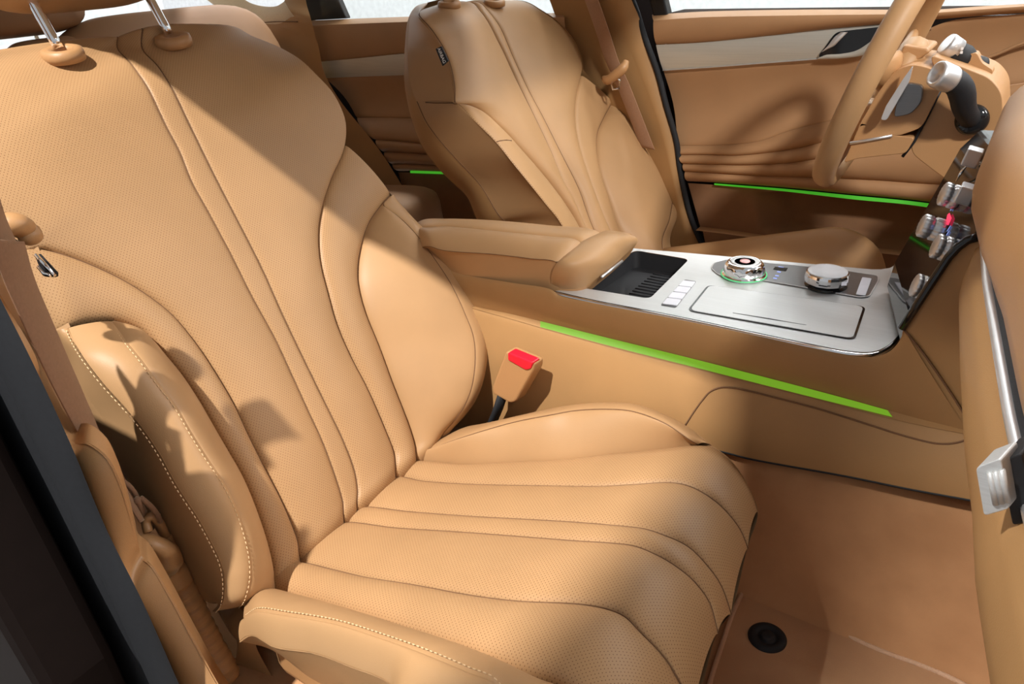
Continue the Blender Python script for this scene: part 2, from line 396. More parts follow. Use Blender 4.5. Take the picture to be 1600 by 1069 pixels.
RA = curve(BK, RAl, pre=down)
shR = [(541, 205, 0), (538, 182, -.0), (520, 145, -.0), (485, 107, -.005), ('a', 443, 77, -.05), ('a', 398, 58, -.075), ('a', 346, 48, -.09), ('a', 294, 46, -.095), ('a', 240, 51, -.095)]
RAS = curve(BK, RAl + shR, pre=down)
LAl = [(469, 862, 0), (467, 845, 0), (457, 817, 0), (440, 778, 0), (415, 730, 0), (390, 680, 0), (365, 627, 0), (326, 562, 0), (300, 525, 0), (270, 490, 0), (232, 460, 0), (195, 437, 0), (150, 415, 0), (100, 396, 0), (66, 387, 0), ('u', -.232, .478, 0)]
LA = curve(BK, LAl, pre=down)
shL = [('u', -.262, .495, -.002), ('u', -.28, .52, -.005), ('u', -.287, .56, -.012), ('u', -.275, .61, -.02), ('a', -70, 118, -.05), ('a', -30, 90, -.075), ('a', 10, 79, -.088), ('a', 52, 73, -.09), ('a', 85, 69, -.09), ('a', 114, 63, -.09), ('a', 145, 61, -.09)]
LAS = curve(BK, LAl + shL, pre=down)
LBl = [(430, 903, .0), (429, 890, .0), (420, 852, .0), (408, 815, .0), (397, 785, .0), (380, 745, .0), (355, 700, .0), (332, 660, .0), (310, 622, .0), (287, 587, .0), (265, 560, .0), (240, 530, .0), (220, 513, .0), (185, 501, .0), (150, 502, .0), (110, 511, .0), (75, 530, -.02)]
LB = curve(BK, LBl, pre=down)
def taper(Cs, Call, val):
    L1_ = np.linalg.norm(np.diff(Cs, axis=0), axis=1).sum(); L2_ = np.linalg.norm(np.diff(Call, axis=0), axis=1).sum()
    t = np.linspace(0, 1, len(Call)); return val * np.clip((L1_ / L2_ - t) / .05, 0, 1)
strip('center_panel', BK, SL, SR, PF, seat, m=14, puff=.0005, gl=.003, gr=.0035, gw=.002)
strip('right_center_panel', BK, SR, RAS, PF, seat, m=40, puff=.006, gl=.0035, gr=taper(RA, RAS, .006), gw=.003)
_t = np.linspace(0, 109, 110); _w = np.interp(_t, [0, 68, 109], [0, 96, 109])
SLw = np.stack([np.interp(_w, _t, SL[:, k]) for k in range(3)], 1)
strip('left_center_panel', BK, LAS, SLw, PF, seat, m=44, puff=.006, gl=taper(LA, LAS, .006), gr=.003, gw=.003)
RBl = [(652, 712, .0), (650, 695, .0), (642, 667, .0), (632, 640, .0), (615, 597, .0), (595, 542, .0), (572, 485, .0), (562, 445, .0), (561, 420, .0), (565, 390, .0), (577, 350, .0), (597, 320, .0), (611, 304, .0)]
RB = curve(BK, RBl, pre=down)
strip('side_panel', BK, RA, RB, PF, seat, puff=.006, gl=.005, gr=.005)
LAo = curve(BK, LAl[:-1] + [(20, 378, 0)], pre=down)
strip('side_panel', BK, LB, LAo, PF, seat, puff=.006, gl=.006, gr=.005)
RPl = [(690, 684, .01), (712, 655, .04), (728, 630, .06), (738, 602, .072), (743, 560, .08), (740, 525, .082), (727, 490, .080), (707, 447, .074), (687, 415, .064), (650, 365, .040), (625, 340, .020), (600, 320, .002), (608, 308, .0)]
RP = curve(BK, RPl, pre=down)
ROl = [(695, 682, -.01), (722, 650, .02), (738, 625, .035), (751, 590, .05), (757, 560, .058), (757, 530, .06), (750, 495, .058), (732, 455, .052), (707, 412, .044), (675, 372, .032), (645, 340, .016), (625, 318, .0), (613, 306, -.01)]
RO = curve(BK, ROl, pre=down)
strip('side_bolster', BK, RB, RP, LE, seat, m=36, puff=.007, gl=.006, gr=.0012, gw=.004)
strip('bolster_edge', BK, RP, RO, LE, seat, m=14, puff=.003, gl=.0012, gr=0, kR=2.2)
LBs = curve(BK, LBl[:-4] + [(182, 500, .0)], pre=down)
ST1l = [(386, 934, .045), (393, 905, .055), (393, 875, .06), (385, 835, .065), (370, 792, .068), (350, 752, .07), (325, 715, .07), (300, 675, .07), (275, 632, .068), (250, 600, .065), (222, 562, .06), (200, 535, .045), (183, 512, .02), (175, 502, .003)]
ST1 = curve(BK, ST1l, pre=(0, -.012, -.03))
ST2l = [(349, 941, .03), (352, 910, .045), (347, 880, .05), (332, 847, .052), (310, 807, .055), (292, 780, .055), (275, 753, .055), (250, 707, .055), (225, 670, .052), (200, 640, .05), (162, 598, .045), (133, 560, .035), (115, 530, .015), (108, 512, .002)]
ST2 = curve(BK, ST2l, pre=(0, -.012, -.03))
OEl = [(340, 943, -.01), (330, 936, -.02), (300, 895, -.03), (275, 852, -.03), (237, 792, -.03), (200, 727, -.03), (167, 665, -.03), (130, 610, -.03), (105, 565, -.03), (85, 535, -.02), (75, 522, -.01)]
OE = curve(BK, OEl, pre=(0, -.012, -.03))
strip('side_bolster', BK, ST1, LBs, LE, seat, m=24, puff=.012, gl=.001, gr=.006, gw=.004, kR=None)
strip('side_bolster', BK, ST2, ST1, LE, seat, m=24, puff=.008, gl=.0015, gr=.001)
strip('side_bolster', BK, OE, ST2, LE, seat, m=24, puff=.014, gl=0, gr=.0015)
stitches('stitching', BK, ST1 + np.array([-.004, 0, .0008]), seat)
stitches('stitching', BK, ST2 + np.array([-.004, 0, .0005]), seat)
# side walls and rear of the backrest
outR = np.vstack([RO, catmull([RO[-1], K(BK, (575, 262, -.005)), RA[-1]], 12)[1:-1], RAS[int(110 * len(RAl) / (len(RAl) + len(shR))):]])
outR = catmull(np.vstack([curve(BK, ROl, 40), catmull([K(BK, (613, 306, -.01)), K(BK, (539, 225, -.002))], 8), curve(BK, shR, 50), K(BK, ('a', 205, 55, -.092)), K(BK, ('a', 176, 60, -.09))]), 160)
outL = catmull(np.vstack([curve(BK, OEl, 50), curve(BK, [(70, 480, -.03), (20, 380, -.02)] + shL, 60)]), 140)
full = np.vstack([outR, outL[::-1]])
sweep_back('backrest_shell', BK, full, .12, .05, LE, seat, cen=(0, .33), r=.012)
# filler so no gap opens between band top and shell
strip('side_panel', BK, curve(BK, [(75, 530, -.02), (50, 460, -.02), (20, 378, -.01)]), curve(BK, [(110, 511, 0), (85, 455, 0), (60, 386, 0)]), LE, seat, m=8, puff=.002, gl=0, gr=0)
def post_set(par, F, bases, topdir, mat_ring, hr=None):
    pass
# headrest with two chrome posts
def headrest(par, yc, pts, z0, bottom_uv):
    hd = None
    a = BK.V * .94 + np.array([.0, 0, .08]); a = a / np.linalg.norm(a)
    ctr = np.mean(pts, 0) + a * .165
    # pillow shaped headrest
    V = []; nu, nv = 40, 24; ex, ey, ez = .052, .148, .095
    U = np.array([0, 1, 0.]); N = BK.N
    for i in range(nu):
        th = 2 * math.pi * i / nu
        for j in range(nv):
            ph = -math.pi / 2 + math.pi * j / (nv - 1)
            def se(c, p): return math.copysign(abs(c) ** p, c)
            x = se(math.cos(ph), .5) * se(math.cos(th), .55); y = se(math.cos(ph), .5) * se(math.sin(th), .55); z = se(math.sin(ph), .55)
            V.append(ctr + N * ex * x * (1 - .15 * z) + U * ey * y * (1 - .10 * z * z) + a * ez * z)
    hd = link('headrest', V, gridfaces(nu, nv, True, False), LE, par)
    for p in pts:
        P = [p + a * .012 + a * .12 * t / 8 for t in range(9)]
        tube('headrest_post', P, .0062, MT['chrome'], hd, k=20)
    return hd
def ringdisk(name, c, axis, r, h, par, mat):
    prof = [(r * .3, -.004), (r * .98, -.004), (r, h * .3), (r * .93, h * .85), (r * .75, h), (r * .5, h * .92), (r * .42, h * .6), (r * .36, h * .2)]
    return lathe(name, c, axis, prof, mat, par, k=36)
def Pm(F, px, py, h):
    k = K(F, (px, py, h)); return F.P(k[0], k[1], k[2])
from mathutils.bvhtree import BVHTree
def hit(obs, px, py):
    """first point of the listed meshes seen along a line of sight, and its normal"""
    best = None
    for o in obs:
        off = np.array(wloc(o)); me = o.data
        t = BVHTree.FromPolygons([tuple(np.array(v.co) + off) for v in me.vertices], [tuple(p.vertices) for p in me.polygons])
        r = t.ray_cast(Vector(CAM), Vector(ray(px, py)).normalized())
        if r[0] is not None and (best is None or r[3] < best[2]): best = (np.array(r[0]), np.array(r[1]), r[3])
    return best
def guides(par, names, pix, rr, hh):
    obs = [c for c in par.children if c.name.split('.')[0] in names]; out = []
    for (px, py) in pix:
        h = hit(obs, px, py); n = h[1] if h[1] @ (CAM - h[0]) > 0 else -h[1]
        ax = np.array([.10, -.12, 1.0]) + n * .12; ax /= np.linalg.norm(ax)
        ringdisk('headrest_guide', h[0] + n * .001, ax, rr, hh, par, MT['plastic']); out.append(h[0])
    return out
pb = guides(seat, ('left_center_panel', 'right_center_panel', 'center_panel'), [(100, 90), (272, 68)], .0245, .011)
headrest(seat, -.37, pb, 0, None)
# ---- cushion
tuck = (0, -.04, -.02)
C1 = curve(CU, [(401, 955, .045), (442, 960, .05), (523, 974, .052), (594, 996, .052), (666, 1022, .052), (732, 1050, .05), (772, 1068, .047), ('u', -.255, .44, .02), ('u', -.25, .49, .02), ('u', -.245, .50, 0)], pre=tuck)
C0 = curve(CU, [(394, 992, .02), (428, 1010, .02), (490, 1020, .022), (547, 1041, .022), (609, 1069, .022), ('u', -.285, .33, .02), ('u', -.28, .42, .0), ('u', -.275, .48, -.01), ('u', -.27, .495, -.03)], pre=tuck)
C2 = curve(CU, [(420, 919, .0), (466, 929, .0), (547, 953, .0), (628, 979, .0), (713, 1006, .0), (780, 1031, .0), (812, 1046, .0), (850, 1060, .0), (890, 1075, 0), ('u', -.215, .49, 0), ('u', -.21, .512, 0)], pre=tuck)
C3 = curve(CU, [(465, 877, 0), (523, 889, 0), (570, 900, 0), (647, 912, 0), (742, 929, 0), (809, 937, 0), (900, 941, 0), (937, 946, 0), (975, 960, 0), (1000, 985, 0), (1025, 1010, 0), (1045, 1035, 0), (1060, 1062, 0), ('u', -.126, .512, .0)], pre=tuck)
C4 = curve(CU, [(537, 815, 0), (618, 823, 0), (713, 829, 0), (809, 836, 0), (900, 843, 0), (950, 846, 0), (987, 850, 0), (1020, 862, 0), (1055, 882, 0), (1085, 907, 0), (1107, 937, 0), (1116, 965, 0), (1121, 987, 0)], pre=tuck)
C5 = curve(CU, [(560, 791, 0), (642, 798, 0), (737, 805, 0), (832, 810, 0), (900, 814, 0), (950, 818, 0), (1000, 823, 0), (1037, 834, 0), (1075, 852, 0), (1105, 882, 0), (1125, 910, 0), (1136, 938, 0), (1142, 958, 0)], pre=tuck)
C6 = curve(CU, [(612, 742, 0), (660, 750, 0), (735, 755, 0), (835, 757, 0), (935, 758, 0), (975, 756, 0), (1037, 752, 0), (1075, 757, 0), (1112, 777, 0), (1137, 800, 0), (1157, 827, 0), (1168, 855, 0)], pre=tuck)
C7 = curve(CU, [(645, 720, 0), (735, 724, 0), (810, 720, 0), (885, 716, 0), (960, 707, 0), (1037, 699, 0), (1087, 694, 0), (1115, 697, 0), (1145, 722, 0), (1172, 762, 0), (1184, 797, 0)], pre=tuck)
C8 = curve(CU, [(664, 706, .01), (720, 684, .035), (800, 660, .045), (860, 648, .05), (900, 641, .05), (950, 639, .05), (987, 642, .047), (1037, 660, .035), (1075, 685, .015), (1090, 694, .0)], pre=tuck)
C9 = curve(CU, [(668, 700, .0), (720, 670, .02), (760, 661, .03), (810, 650, .038), (885, 634, .042), (950, 629, .043), (995, 632, .04), (1037, 647, .027), (1075, 667, .01), (1100, 687, .001), (1114, 697, .0)], pre=tuck)
strip('seat_side_trim', CU, C0, C1, LE, seat, m=24, puff=.012, gl=.002, gr=.0012)
strip('cushion_bolster', CU, C1, C2, LE, seat, m=24, puff=.010, gl=.0012, gr=.006, gw=.004)
strip('cushion_side_panel', CU, C2, C3, PF, seat, m=30, puff=.010, gl=.006, gr=.004)
strip('cushion_center_panel', CU, C3, C4, PF, seat, m=36, puff=.007, gl=.005, gr=.003)
strip('cushion_stripe', CU, C4, C5, PF, seat, m=14, puff=.003, gl=.003, gr=.003)
strip('cushion_center_panel', CU, C5, C6, PF, seat, m=30, puff=.006, gl=.003, gr=.003)
strip('cushion_side_panel', CU, C6, C7, PF, seat, m=26, puff=.006, gl=.004, gr=.004)
n7 = 82
C7b = catmull(np.array([K(CU, p) for p in [(645, 720, 0), (735, 724, 0), (810, 720, 0), (885, 716, 0), (960, 707, 0), (1037, 699, 0), (1087, 694, 0)]]), 110)
C7b = np.vstack([C7b[0] + np.array(tuck), C7b]); C7b = catmull(C7b, 110)
strip('cushion_bolster', CU, C7b, C8, LE, seat, m=30, puff=.008, gl=.004, gr=.0012)
strip('bolster_edge', CU, C8, C9, LE, seat, m=12, puff=.003, gl=.0012, gr=0)
stitches('stitching', CU, C1 + np.array([.003, 0, .001]), seat)
stitches('stitching', CU, C0 + np.array([.005, 0, .0022]), seat)
for C_ in (C3, C4, C5, C6):
    tube('seam', CU.P(C_[:, 0], C_[:, 1], C_[:, 2] - .0022), .0007, MT['seam'], seat, k=6)
tube('seam', CU.P(C2[:, 0], C2[:, 1], C2[:, 2] - .0045), .0009, MT['seam'], seat, k=6)
for C_, d_ in ((SL, .0022), (SR, .0024), (RA, .0045), (LA, .0045), (RB, .0045), (LBs, .0050)):
    tube('seam', BK.P(C_[:, 0], C_[:, 1], C_[:, 2] - d_), .0008, MT['seam'], seat, k=6)
tube('piping', BK.P(RP[:, 0], RP[:, 1], RP[:, 2] - .0008), .0006, MT['seam'], seat, k=6)
tube('piping', CU.P(C8[:, 0], C8[:, 1], C8[:, 2] - .0006), .0007, MT['seam'], seat, k=6)
# cushion walls: inner side, front, outer side
fr = np.vstack([c[-1] for c in (C0, C1, C2, C3, C4, C5, C6, C7)])
chain = catmull(np.vstack([C0[::6], fr[1:], K(CU, (1178, 778, -.0)), K(CU, (1145, 722, .0)), C9[::-6]]), 200)
wallP = CU.P(chain[:, 0], chain[:, 1], chain[:, 2])
rows = []
for k in range(10):
    t = k / 9; q = wallP.copy(); q[:, 2] = wallP[:, 2] * (1 - t) + (.50 + 0 * q[:, 2]) * t
    q[:, 0] -= .10 * t ** 1.3 * np.clip((chain[:, 1] - .3) / .2, 0, 1); q[:, 1] += np.clip((chain[:, 0]) / .25, -1, 1) * (-.03) * t + .0
    rows.append(q)
link('cushion_wall', np.stack(rows, 1).reshape(-1, 3), gridfaces(200, 10), LE, seat)
# ---- far (driver) seat
BD = Frame((-.645, .37, .53), (0, 1, 0), (-.325, 0, .59), Gback)
CD = Frame((-.645, .37, .53), (0, 1, 0), (.46, 0, .13), Gcush)
drv = empty('front_seat', (-.5, .37, FZ), 'tan leather front seat beyond the console, with a small black airbag tag on its side', 'seat')
dn = (0, -.12, 0)
def c2(pts, n=90, pre=dn, post=None): return curve(BD, pts, n, pre=pre, post=post)
dSL = c2([(912, 350, 0), (900, 318, 0), (884, 288, 0), (860, 231, 0), (830, 168, 0), (806, 120, 0), (788, 81, 0), (770, 45, 0), (752, 17, 0), (735, 3, 0), ('u', -.01, .705, -.02)])
dSR = c2([(926, 352, 0), (905, 294, 0), (878, 240, 0), (851, 186, 0), (824, 135, 0), (803, 90, 0), (788, 54, 0), (766, 20, 0), (745, 3, 0), ('u', .02, .705, -.02)])
dRAl = [(953, 358, 0), (935, 315, 0), (920, 276, 0), (905, 228, 0), (899, 195, 0), (900, 156, 0), (909, 117, 0)]
dsh = [(911, 108, 0), (910, 93, 0), (899, 66, 0), (878, 39, -.005), (845, 15, -.01), (815, 1, -.02), ('u', .09, .70, -.02)]
dRAS = c2(dRAl + dsh); dRA = c2(dRAl)
dRBl = [(969, 359, 0), (956, 318, 0), (944, 282, 0), (936, 249, 0), (935, 210, 0), (944, 186, 0), (958, 160, 0)]
dRB = c2(dRBl)
dRPl = [(1035, 385, .04), (1047, 340, .045), (1051, 300, .045), (1043, 276, .045), (1025, 249, .04), (1004, 216, .03), (980, 186, .015), (957, 164, 0)]
dROl = [(1040, 385, .01), (1052, 343, .02), (1057, 312, .022), (1054, 288, .02), (1040, 252, .018), (1010, 213, .01), (974, 174, .0), (960, 158, -.01)]
dRP = c2(dRPl); dRO = c2(dROl)
# inboard shoulder
dLBl = [(903, 350, 0), (884, 319, 0), (860, 286, 0), (830, 250, 0), (806, 223, 0), (800, 216, 0), (779, 195, 0), (755, 174, 0), (731, 164, 0), (711, 160, 0)]
dLSl = [(710, 129, .0), (698, 84, .0), (680, 54, -.0), (657, 27, -.01), (664, 12, -.02), (690, 2, -.02), ('u', -.05, .705, -.02)]
dLBS = c2(dLBl + dLSl)
dST = c2([(876, 347, .06), (854, 319, .06), (830, 289, .06), (800, 252, .055), (776, 222, .045), (740, 186, .025), (716, 162, .0)])
dLB = c2(dLBl)
dOEl = [(800, 352, -.06), (782, 340, -.06), (749, 288, -.07), (710, 246, -.075), (682, 214, -.08), (665, 190, -.085), (651, 159, -.09)]
dOE = c2(dOEl)
strip('center_panel', BD, dSL, dSR, LE, drv, m=12, puff=.002, gl=.004, gr=.003)
strip('right_center_panel', BD, dSR, dRAS, LE, drv, m=34, puff=.012, gl=.004, gr=.006, gw=.004)
strip('left_center_panel', BD, dLBS, dSL, LE, drv, m=34, puff=.010, gl=.005, gr=.004)
strip('side_panel', BD, dRA, dRB, LE, drv, puff=.003, gl=.006, gr=.006)
strip('side_bolster', BD, dRB, dRP, LE, drv, m=30, puff=.014, gl=.006, gr=.0015)
strip('bolster_edge', BD, dRP, dRO, LE, drv, m=12, puff=.003, gl=.0015, gr=0, kR=2.2)
strip('side_bolster', BD, dST, dLB, LE, drv, m=20, puff=.008, gl=.0015, gr=.005)
strip('side_bolster', BD, dOE, dST, LE, drv, m=26, puff=.012, gl=.002, gr=.0015)
BN = Frame((-.645, .37, .53), (0, 1, 0), (-.325, 0, .59))
dsU = curve(BN, [(651, 159, -.09), (645, 144, -.095), (638, 111, -.10), (638, 60, -.105), (642, 22, -.11), (650, 10, -.112), (668, 4, -.115)])
dsV0 = curve(BD, dLBl[-1:] + dLSl[:4] + [(668, 10, -.03)])
dsV = dsV0.copy(); dsV[:, 2] += Gback(dsV[:, 0], dsV[:, 1])
strip('shoulder_side_panel', BN, dsU, dsV, LE, drv, m=20, puff=.006, gl=0, gr=.0025)
outDR = catmull(np.vstack([c2(dROl, 40), curve(BD, dsh, 40)]), 120)
outDL = curve(BD, dOEl, 80, pre=dn)
_sd = curve(BN := Frame((-.645, .37, .53), (0, 1, 0), (-.325, 0, .59)), [(645, 144, -.095), (638, 111, -.10), (638, 60, -.105), (642, 22, -.11), (650, 10, -.112), (668, 4, -.115), (700, -4, -.115)], 40)
_sd[:, 2] -= Gback(_sd[:, 0], _sd[:, 1])
outDL = np.vstack([outDL, _sd])
def shell(name, F, C, back, mat, par, inset):
    n = len(C); m = 10; P = F.P(C[:, 0], C[:, 1], C[:, 2]); H = C[:, 2] + F.g(C[:, 0], C[:, 1]); rows = []
    for k in range(m):
        t = k / (m - 1); q = P - F.N * ((H + back) * t)[:, None]; d = C[:, :2] - np.array([0, .33]); d /= np.linalg.norm(d, axis=1)[:, None]
        q = q - (d[:, 0:1] * F.U + d[:, 1:2] * F.V) * inset * t ** 2; rows.append(q)
    V = np.stack(rows, 1).reshape(-1, 3); f = gridfaces(n, m, True); V = np.vstack([V, V.reshape(n, m, 3)[:, -1].mean(0)[None]])
    f += [(i * m + m - 1, ((i + 1) % n) * m + m - 1, len(V) - 1) for i in range(n)]
    return link(name, V, f, mat, par)
shell('backrest_shell', BD, np.vstack([outDR, outDL[::-1]]), .15, MT['soft'], drv, .04)
pd = guides(drv, ('left_center_panel', 'right_center_panel', 'center_panel'), [(702, 9), (772, 6)], .0235, .008)
headrest(drv, .37, pd, 0, None)
stitches("stitching", BD, dST + np.array([-.002, 0, .001]), drv, ln=.003, gap=.002, r=.0004, mat=MT['seam'])
for C_, d_ in ((dSL, .003), (dSR, .002), (dRA, .005), (dRB, .005), (dLB, .0045), (dRP, .001), (dOE, -.001)):
    tube('seam', BD.P(C_[:, 0], C_[:, 1], C_[:, 2] - d_), .0010, MT['seam'], drv, k=6)
tube('seam', BN.P(dsV[:, 0], dsV[:, 1], dsV[:, 2] + .0002), .0009, MT['seam'], drv, k=6)
_hs = []
for (x, y) in ((652, 159), (665, 160), (680, 161), (695, 161), (710, 161)):
    _h = hit([c for c in drv.children if c.name.split('.')[0] in ('shoulder_side_panel', 'side_bolster')], x, y)
    if _h is not None: _hs.append(_h[0])
if len(_hs) > 2: tube('seam', _hs, .0011, MT['seam'], drv, k=6)
_hs = []
for (x, y) in ((776, 222), (782, 220), (791, 219), (799, 220), (805, 222)):
    _h = hit([c for c in drv.children if c.name.split('.')[0] == 'side_bolster'], x, y)
    if _h is not None: _hs.append(_h[0])
if len(_hs) > 2: tube('seam', _hs, .0013, MT['seam'], drv, k=6)
# airbag tag
q = [Pm(BD, x, y, -.0) for x, y in ((682, 76), (690, 71), (702, 94), (694, 103))]
q = []
for (x, y, s) in ((682, 76, .55), (691, 72, .8), (702, 95, .8), (693, 103, .5)):
    q.append(at(x, y, 1, .37 - .27 + .02 * s))
tagm = prism('airbag_tag', q, (0, -.003, 0), MT['mblack'], drv, bev=.0005)
def text3d(txt, org, ux, uy, size, mat, parent, name='printing', ext=.0002):
    cu = bpy.data.curves.new(name, 'FONT'); cu.body = txt; cu.size = size; cu.extrude = ext; cu.align_x = 'CENTER'; cu.align_y = 'CENTER'
    tmp = bpy.data.objects.new('tmp', cu); COL.objects.link(tmp); dg = bpy.context.evaluated_depsgraph_get(); me = bpy.data.meshes.new_from_object(tmp.evaluated_get(dg))
    bpy.data.objects.remove(tmp)
    ux = Vector(ux).normalized(); uy = (Vector(uy) - ux * Vector(uy).dot(ux)).normalized(); n = ux.cross(uy)
    V = [np.array(Vector(org) + ux * v.co.x + uy * v.co.y + n * v.co.z) for v in me.vertices]; f = [tuple(p.vertices) for p in me.polygons]
    bpy.data.meshes.remove(me)
    return link(name, V, f, mat, parent, smooth=False)
tc_ = np.mean(q, 0) + np.array([0, -.0036, 0]); up_ = np.array(q[0]) - np.array(q[3])
text3d('AIRBAG', tc_ - up_ / np.linalg.norm(up_) * 0, -up_, np.array(q[1]) - np.array(q[0]), .0075, MT['white_p'], drv, 'printing')
# driver cushion
def cush2():
    V = []; n, m = 50, 40
    for i in range(n):
        u = -.26 + .52 * i / (n - 1)
        for j in range(m):
            v = -.02 + .53 * j / (m - 1); e = abs(u) / .26
            h = .045 * math.exp(-((abs(u) - .21) / .045) ** 2) - .05 * max(0, e - .88) / .12
            vv = v - .06 * e ** 4 * (v / .5)
            V.append(CD.P(np.array(u), np.array(vv), np.array(h + .0)))
    return link('seat_cushion', V, gridfaces(n, m), LE, drv)
cush2()
box('seat_base', (-.62, .14, .44), (-.24, .60, .515), MT['soft'], drv, bev=.02)
box('seat_base', (-.62, -.60, .44), (-.28, -.16, .512), MT['plastic'], seat, bev=.02)
# ================================================================== CENTRE CONSOLE
con = empty('center_console', (-.35, 0, FZ), 'tan center console between the front seats, with armrest, silver top plate and green light strip', 'console')
CZ = .765
ZP = Frame((0, 0, CZ), (1, 0, 0), (0, 1, 0))      # console top plane
SD = Frame((0, -.097, 0), (1, 0, 0), (0, 0, 1))   # console side plane, seen from the passenger seat
def zp(x, y, z=CZ): return at(x, y, 2, z)
# silver plate: outline, then lofted with a lip and the curved front that rises into the centre stack
near = curve(ZP, [(868, 455, 0), (930, 469, 0), (1040, 490, 0), (1160, 515, 0), (1270, 538, 0), (1330, 549, 0), (1362, 550, 0), (1385, 541, 0), (1402, 525, 0), (1411, 508, 0)], 140)
farl = curve(ZP, [(960, 384, 0), (989, 388, 0), (1060, 394, 0), (1150, 402, 0), (1250, 411, 0), (1330, 418, 0), (1370, 421, .0), (1392, 418, .0), (1410, 405, .012), (1420, 388, .035), (1427, 372, .055)], 140)
# front corner rises toward the stack on the far side
def plate():
    m = 40; s = np.linspace(0, 1, m)
    A, B = near.copy(), farl.copy()
    u = A[:, 0:1] + (B[:, 0:1] - A[:, 0:1]) * s; v = A[:, 1:2] + (B[:, 1:2] - A[:, 1:2]) * s; h = A[:, 2:3] * (1 - s) + B[:, 2:3] * s
    P = ZP.P(u, v, h).reshape(-1, 3)
    return P, m
P, m = plate()
# tray opening is left free: the plate is cut where the tray and the lid sit (they have their own floor)
trayc = [zp(*p) for p in ((1077, 405), (1015, 467), (905, 449), (992, 391))]
def inside(pt, poly):
    c = False; n = len(poly)
    for i in range(n):
        a, b = poly[i], poly[i - 1]
        if (a[1] > pt[1]) != (b[1] > pt[1]) and pt[0] < (b[0] - a[0]) * (pt[1] - a[1]) / (b[1] - a[1]) + a[0]: c = not c
    return c
trayp = roundpoly([(p[0], p[1], CZ) for p in trayc], .012, 6)
# build the top plate as a flat polygon with a true hole, plus the rising front as a loft
def plate_flat():
    ia = np.where(near[:, 0] < -.001)[0]
    outer = [ZP.P(*near[i]) for i in range(0, 140, 2)] + [ZP.P(*farl[i]) for i in range(118, -1, -4)]
    bm = bmesh.new(); vs = [bm.verts.new(p) for p in outer]; vh = [bm.verts.new(p) for p in trayp]
    ed = [bm.edges.new((vs[i], vs[(i + 1) % len(vs)])) for i in range(len(vs))] + [bm.edges.new((vh[i], vh[(i + 1) % len(vh)])) for i in range(len(vh))]
    bmesh.ops.triangle_fill(bm, edges=ed, use_beauty=True)
    bm.verts.ensure_lookup_table(); V = [tuple(v.co) for v in bm.verts]; bm.verts.index_update(); Fc = [tuple(v.index for v in f.verts) for f in bm.faces]; bm.free()
    return V, Fc
V, Fc = plate_flat()
Fc2 = []
for f in Fc:
    a, b, c = [np.array(V[i]) for i in f]
    Fc2.append(f if np.cross(b - a, c - a)[2] > 0 else f[::-1])
top = link('top_plate', V, Fc2, MT['silver'], con, smooth=False)
# rising front lip
i0 = 116
A = farl[i0:]; B = np.array([near[-1] + (near[-1] - near[-2]) * k * .0 for k in range(len(A))])
na = len(A)
lipF = ZP.P(A[:, 0], A[:, 1], A[:, 2])
nb = ZP.P(near[-1 - 0, 0], near[-1, 1], near[-1, 2])
rows = []
i1 = 118
pF = ZP.P(*farl[i1]); 
base = [ZP.P(*farl[i1]) * (1 - t) + ZP.P(*near[-1]) * t for t in np.linspace(0, 1, 14)]
V = []
for k in range(na - 2):
    f = ZP.P(*farl[i1 + k]); d = f - pF
    for t, b in zip(np.linspace(0, 1, 14), base):
        V.append(b + d * (1 - t))
link('plate_front_lip', V, gridfaces(na - 2, 14), MT['silver'], con)
# chrome edge strip along the near side
E = ZP.P(near[:, 0], near[:, 1], near[:, 2]) + np.array([0, -.0015, -.004])
tube('chrome_edge', E, .0036, MT['chrome'], con, k=10)
tube('dark_reveal', E + np.array([0, -.0015, -.0055]), .003, MT['black'], con, k=8)
Ef = ZP.P(farl[:, 0], farl[:, 1], farl[:, 2])
tube('far_edge', Ef + np.array([0, .001, -.003]), .0022, MT['satin'], con, k=8)
# tray
tr = prism('storage_tray', [(p[0], p[1], CZ - .028) for p in trayp], (0, 0, .001), MT['mblack'], con, bev=0)
n = len(trayp); V = [(p[0], p[1], CZ - .0005) for p in trayp] + [(p[0] + (np.mean(trayp[:, 0]) - p[0]) * .06, p[1] + (np.mean(trayp[:, 1]) - p[1]) * .06, CZ - .028) for p in trayp]
link('tray_wall', V, [(i, (i + 1) % n, n + (i + 1) % n, n + i) for i in range(n)], MT['mblack'], tr)
c0, c1_, c2_, c3 = [np.array(p) for p in trayc]
for k in range(13):
    t = .12 + .76 * k / 12; a = c0 * (1 - t) + c1_ * t; b = c3 * (1 - t) + c2_ * t
    a2 = a * .85 + b * .15; b2 = a * .45 + b * .55
    tube('mat_rib', [(a2[0], a2[1], CZ - .0265), (b2[0], b2[1], CZ - .0265)], .0012, MT['rubber'], tr, k=6) if k % 1 == 0 else None
# seat heater button bar
bb = roundpoly([zp(*p, CZ + .0003) for p in ((1070, 437), (1088, 440), (1056, 481), (1032, 477))], .003, 3)
bar = prism('button_bar', bb, (0, 0, .0006), MT['panel'], con, bev=.0003)
qa, qb, qc, qd = [zp(*p, CZ + .001) for p in ((1068, 439), (1087, 441), (1057, 479), (1034, 476))]
for k in range(4):
    t0, t1 = k / 4 + .015, (k + 1) / 4 - .015
    L = lambda t: qa * (1 - t) + qd * t
    Rr = lambda t: qb * (1 - t) + qc * t
    prism('button', roundpoly([L(t0), Rr(t0), Rr(t1), L(t1)], .0015, 3), (0, 0, .0016), MT['btn'], bar, bev=.0004)
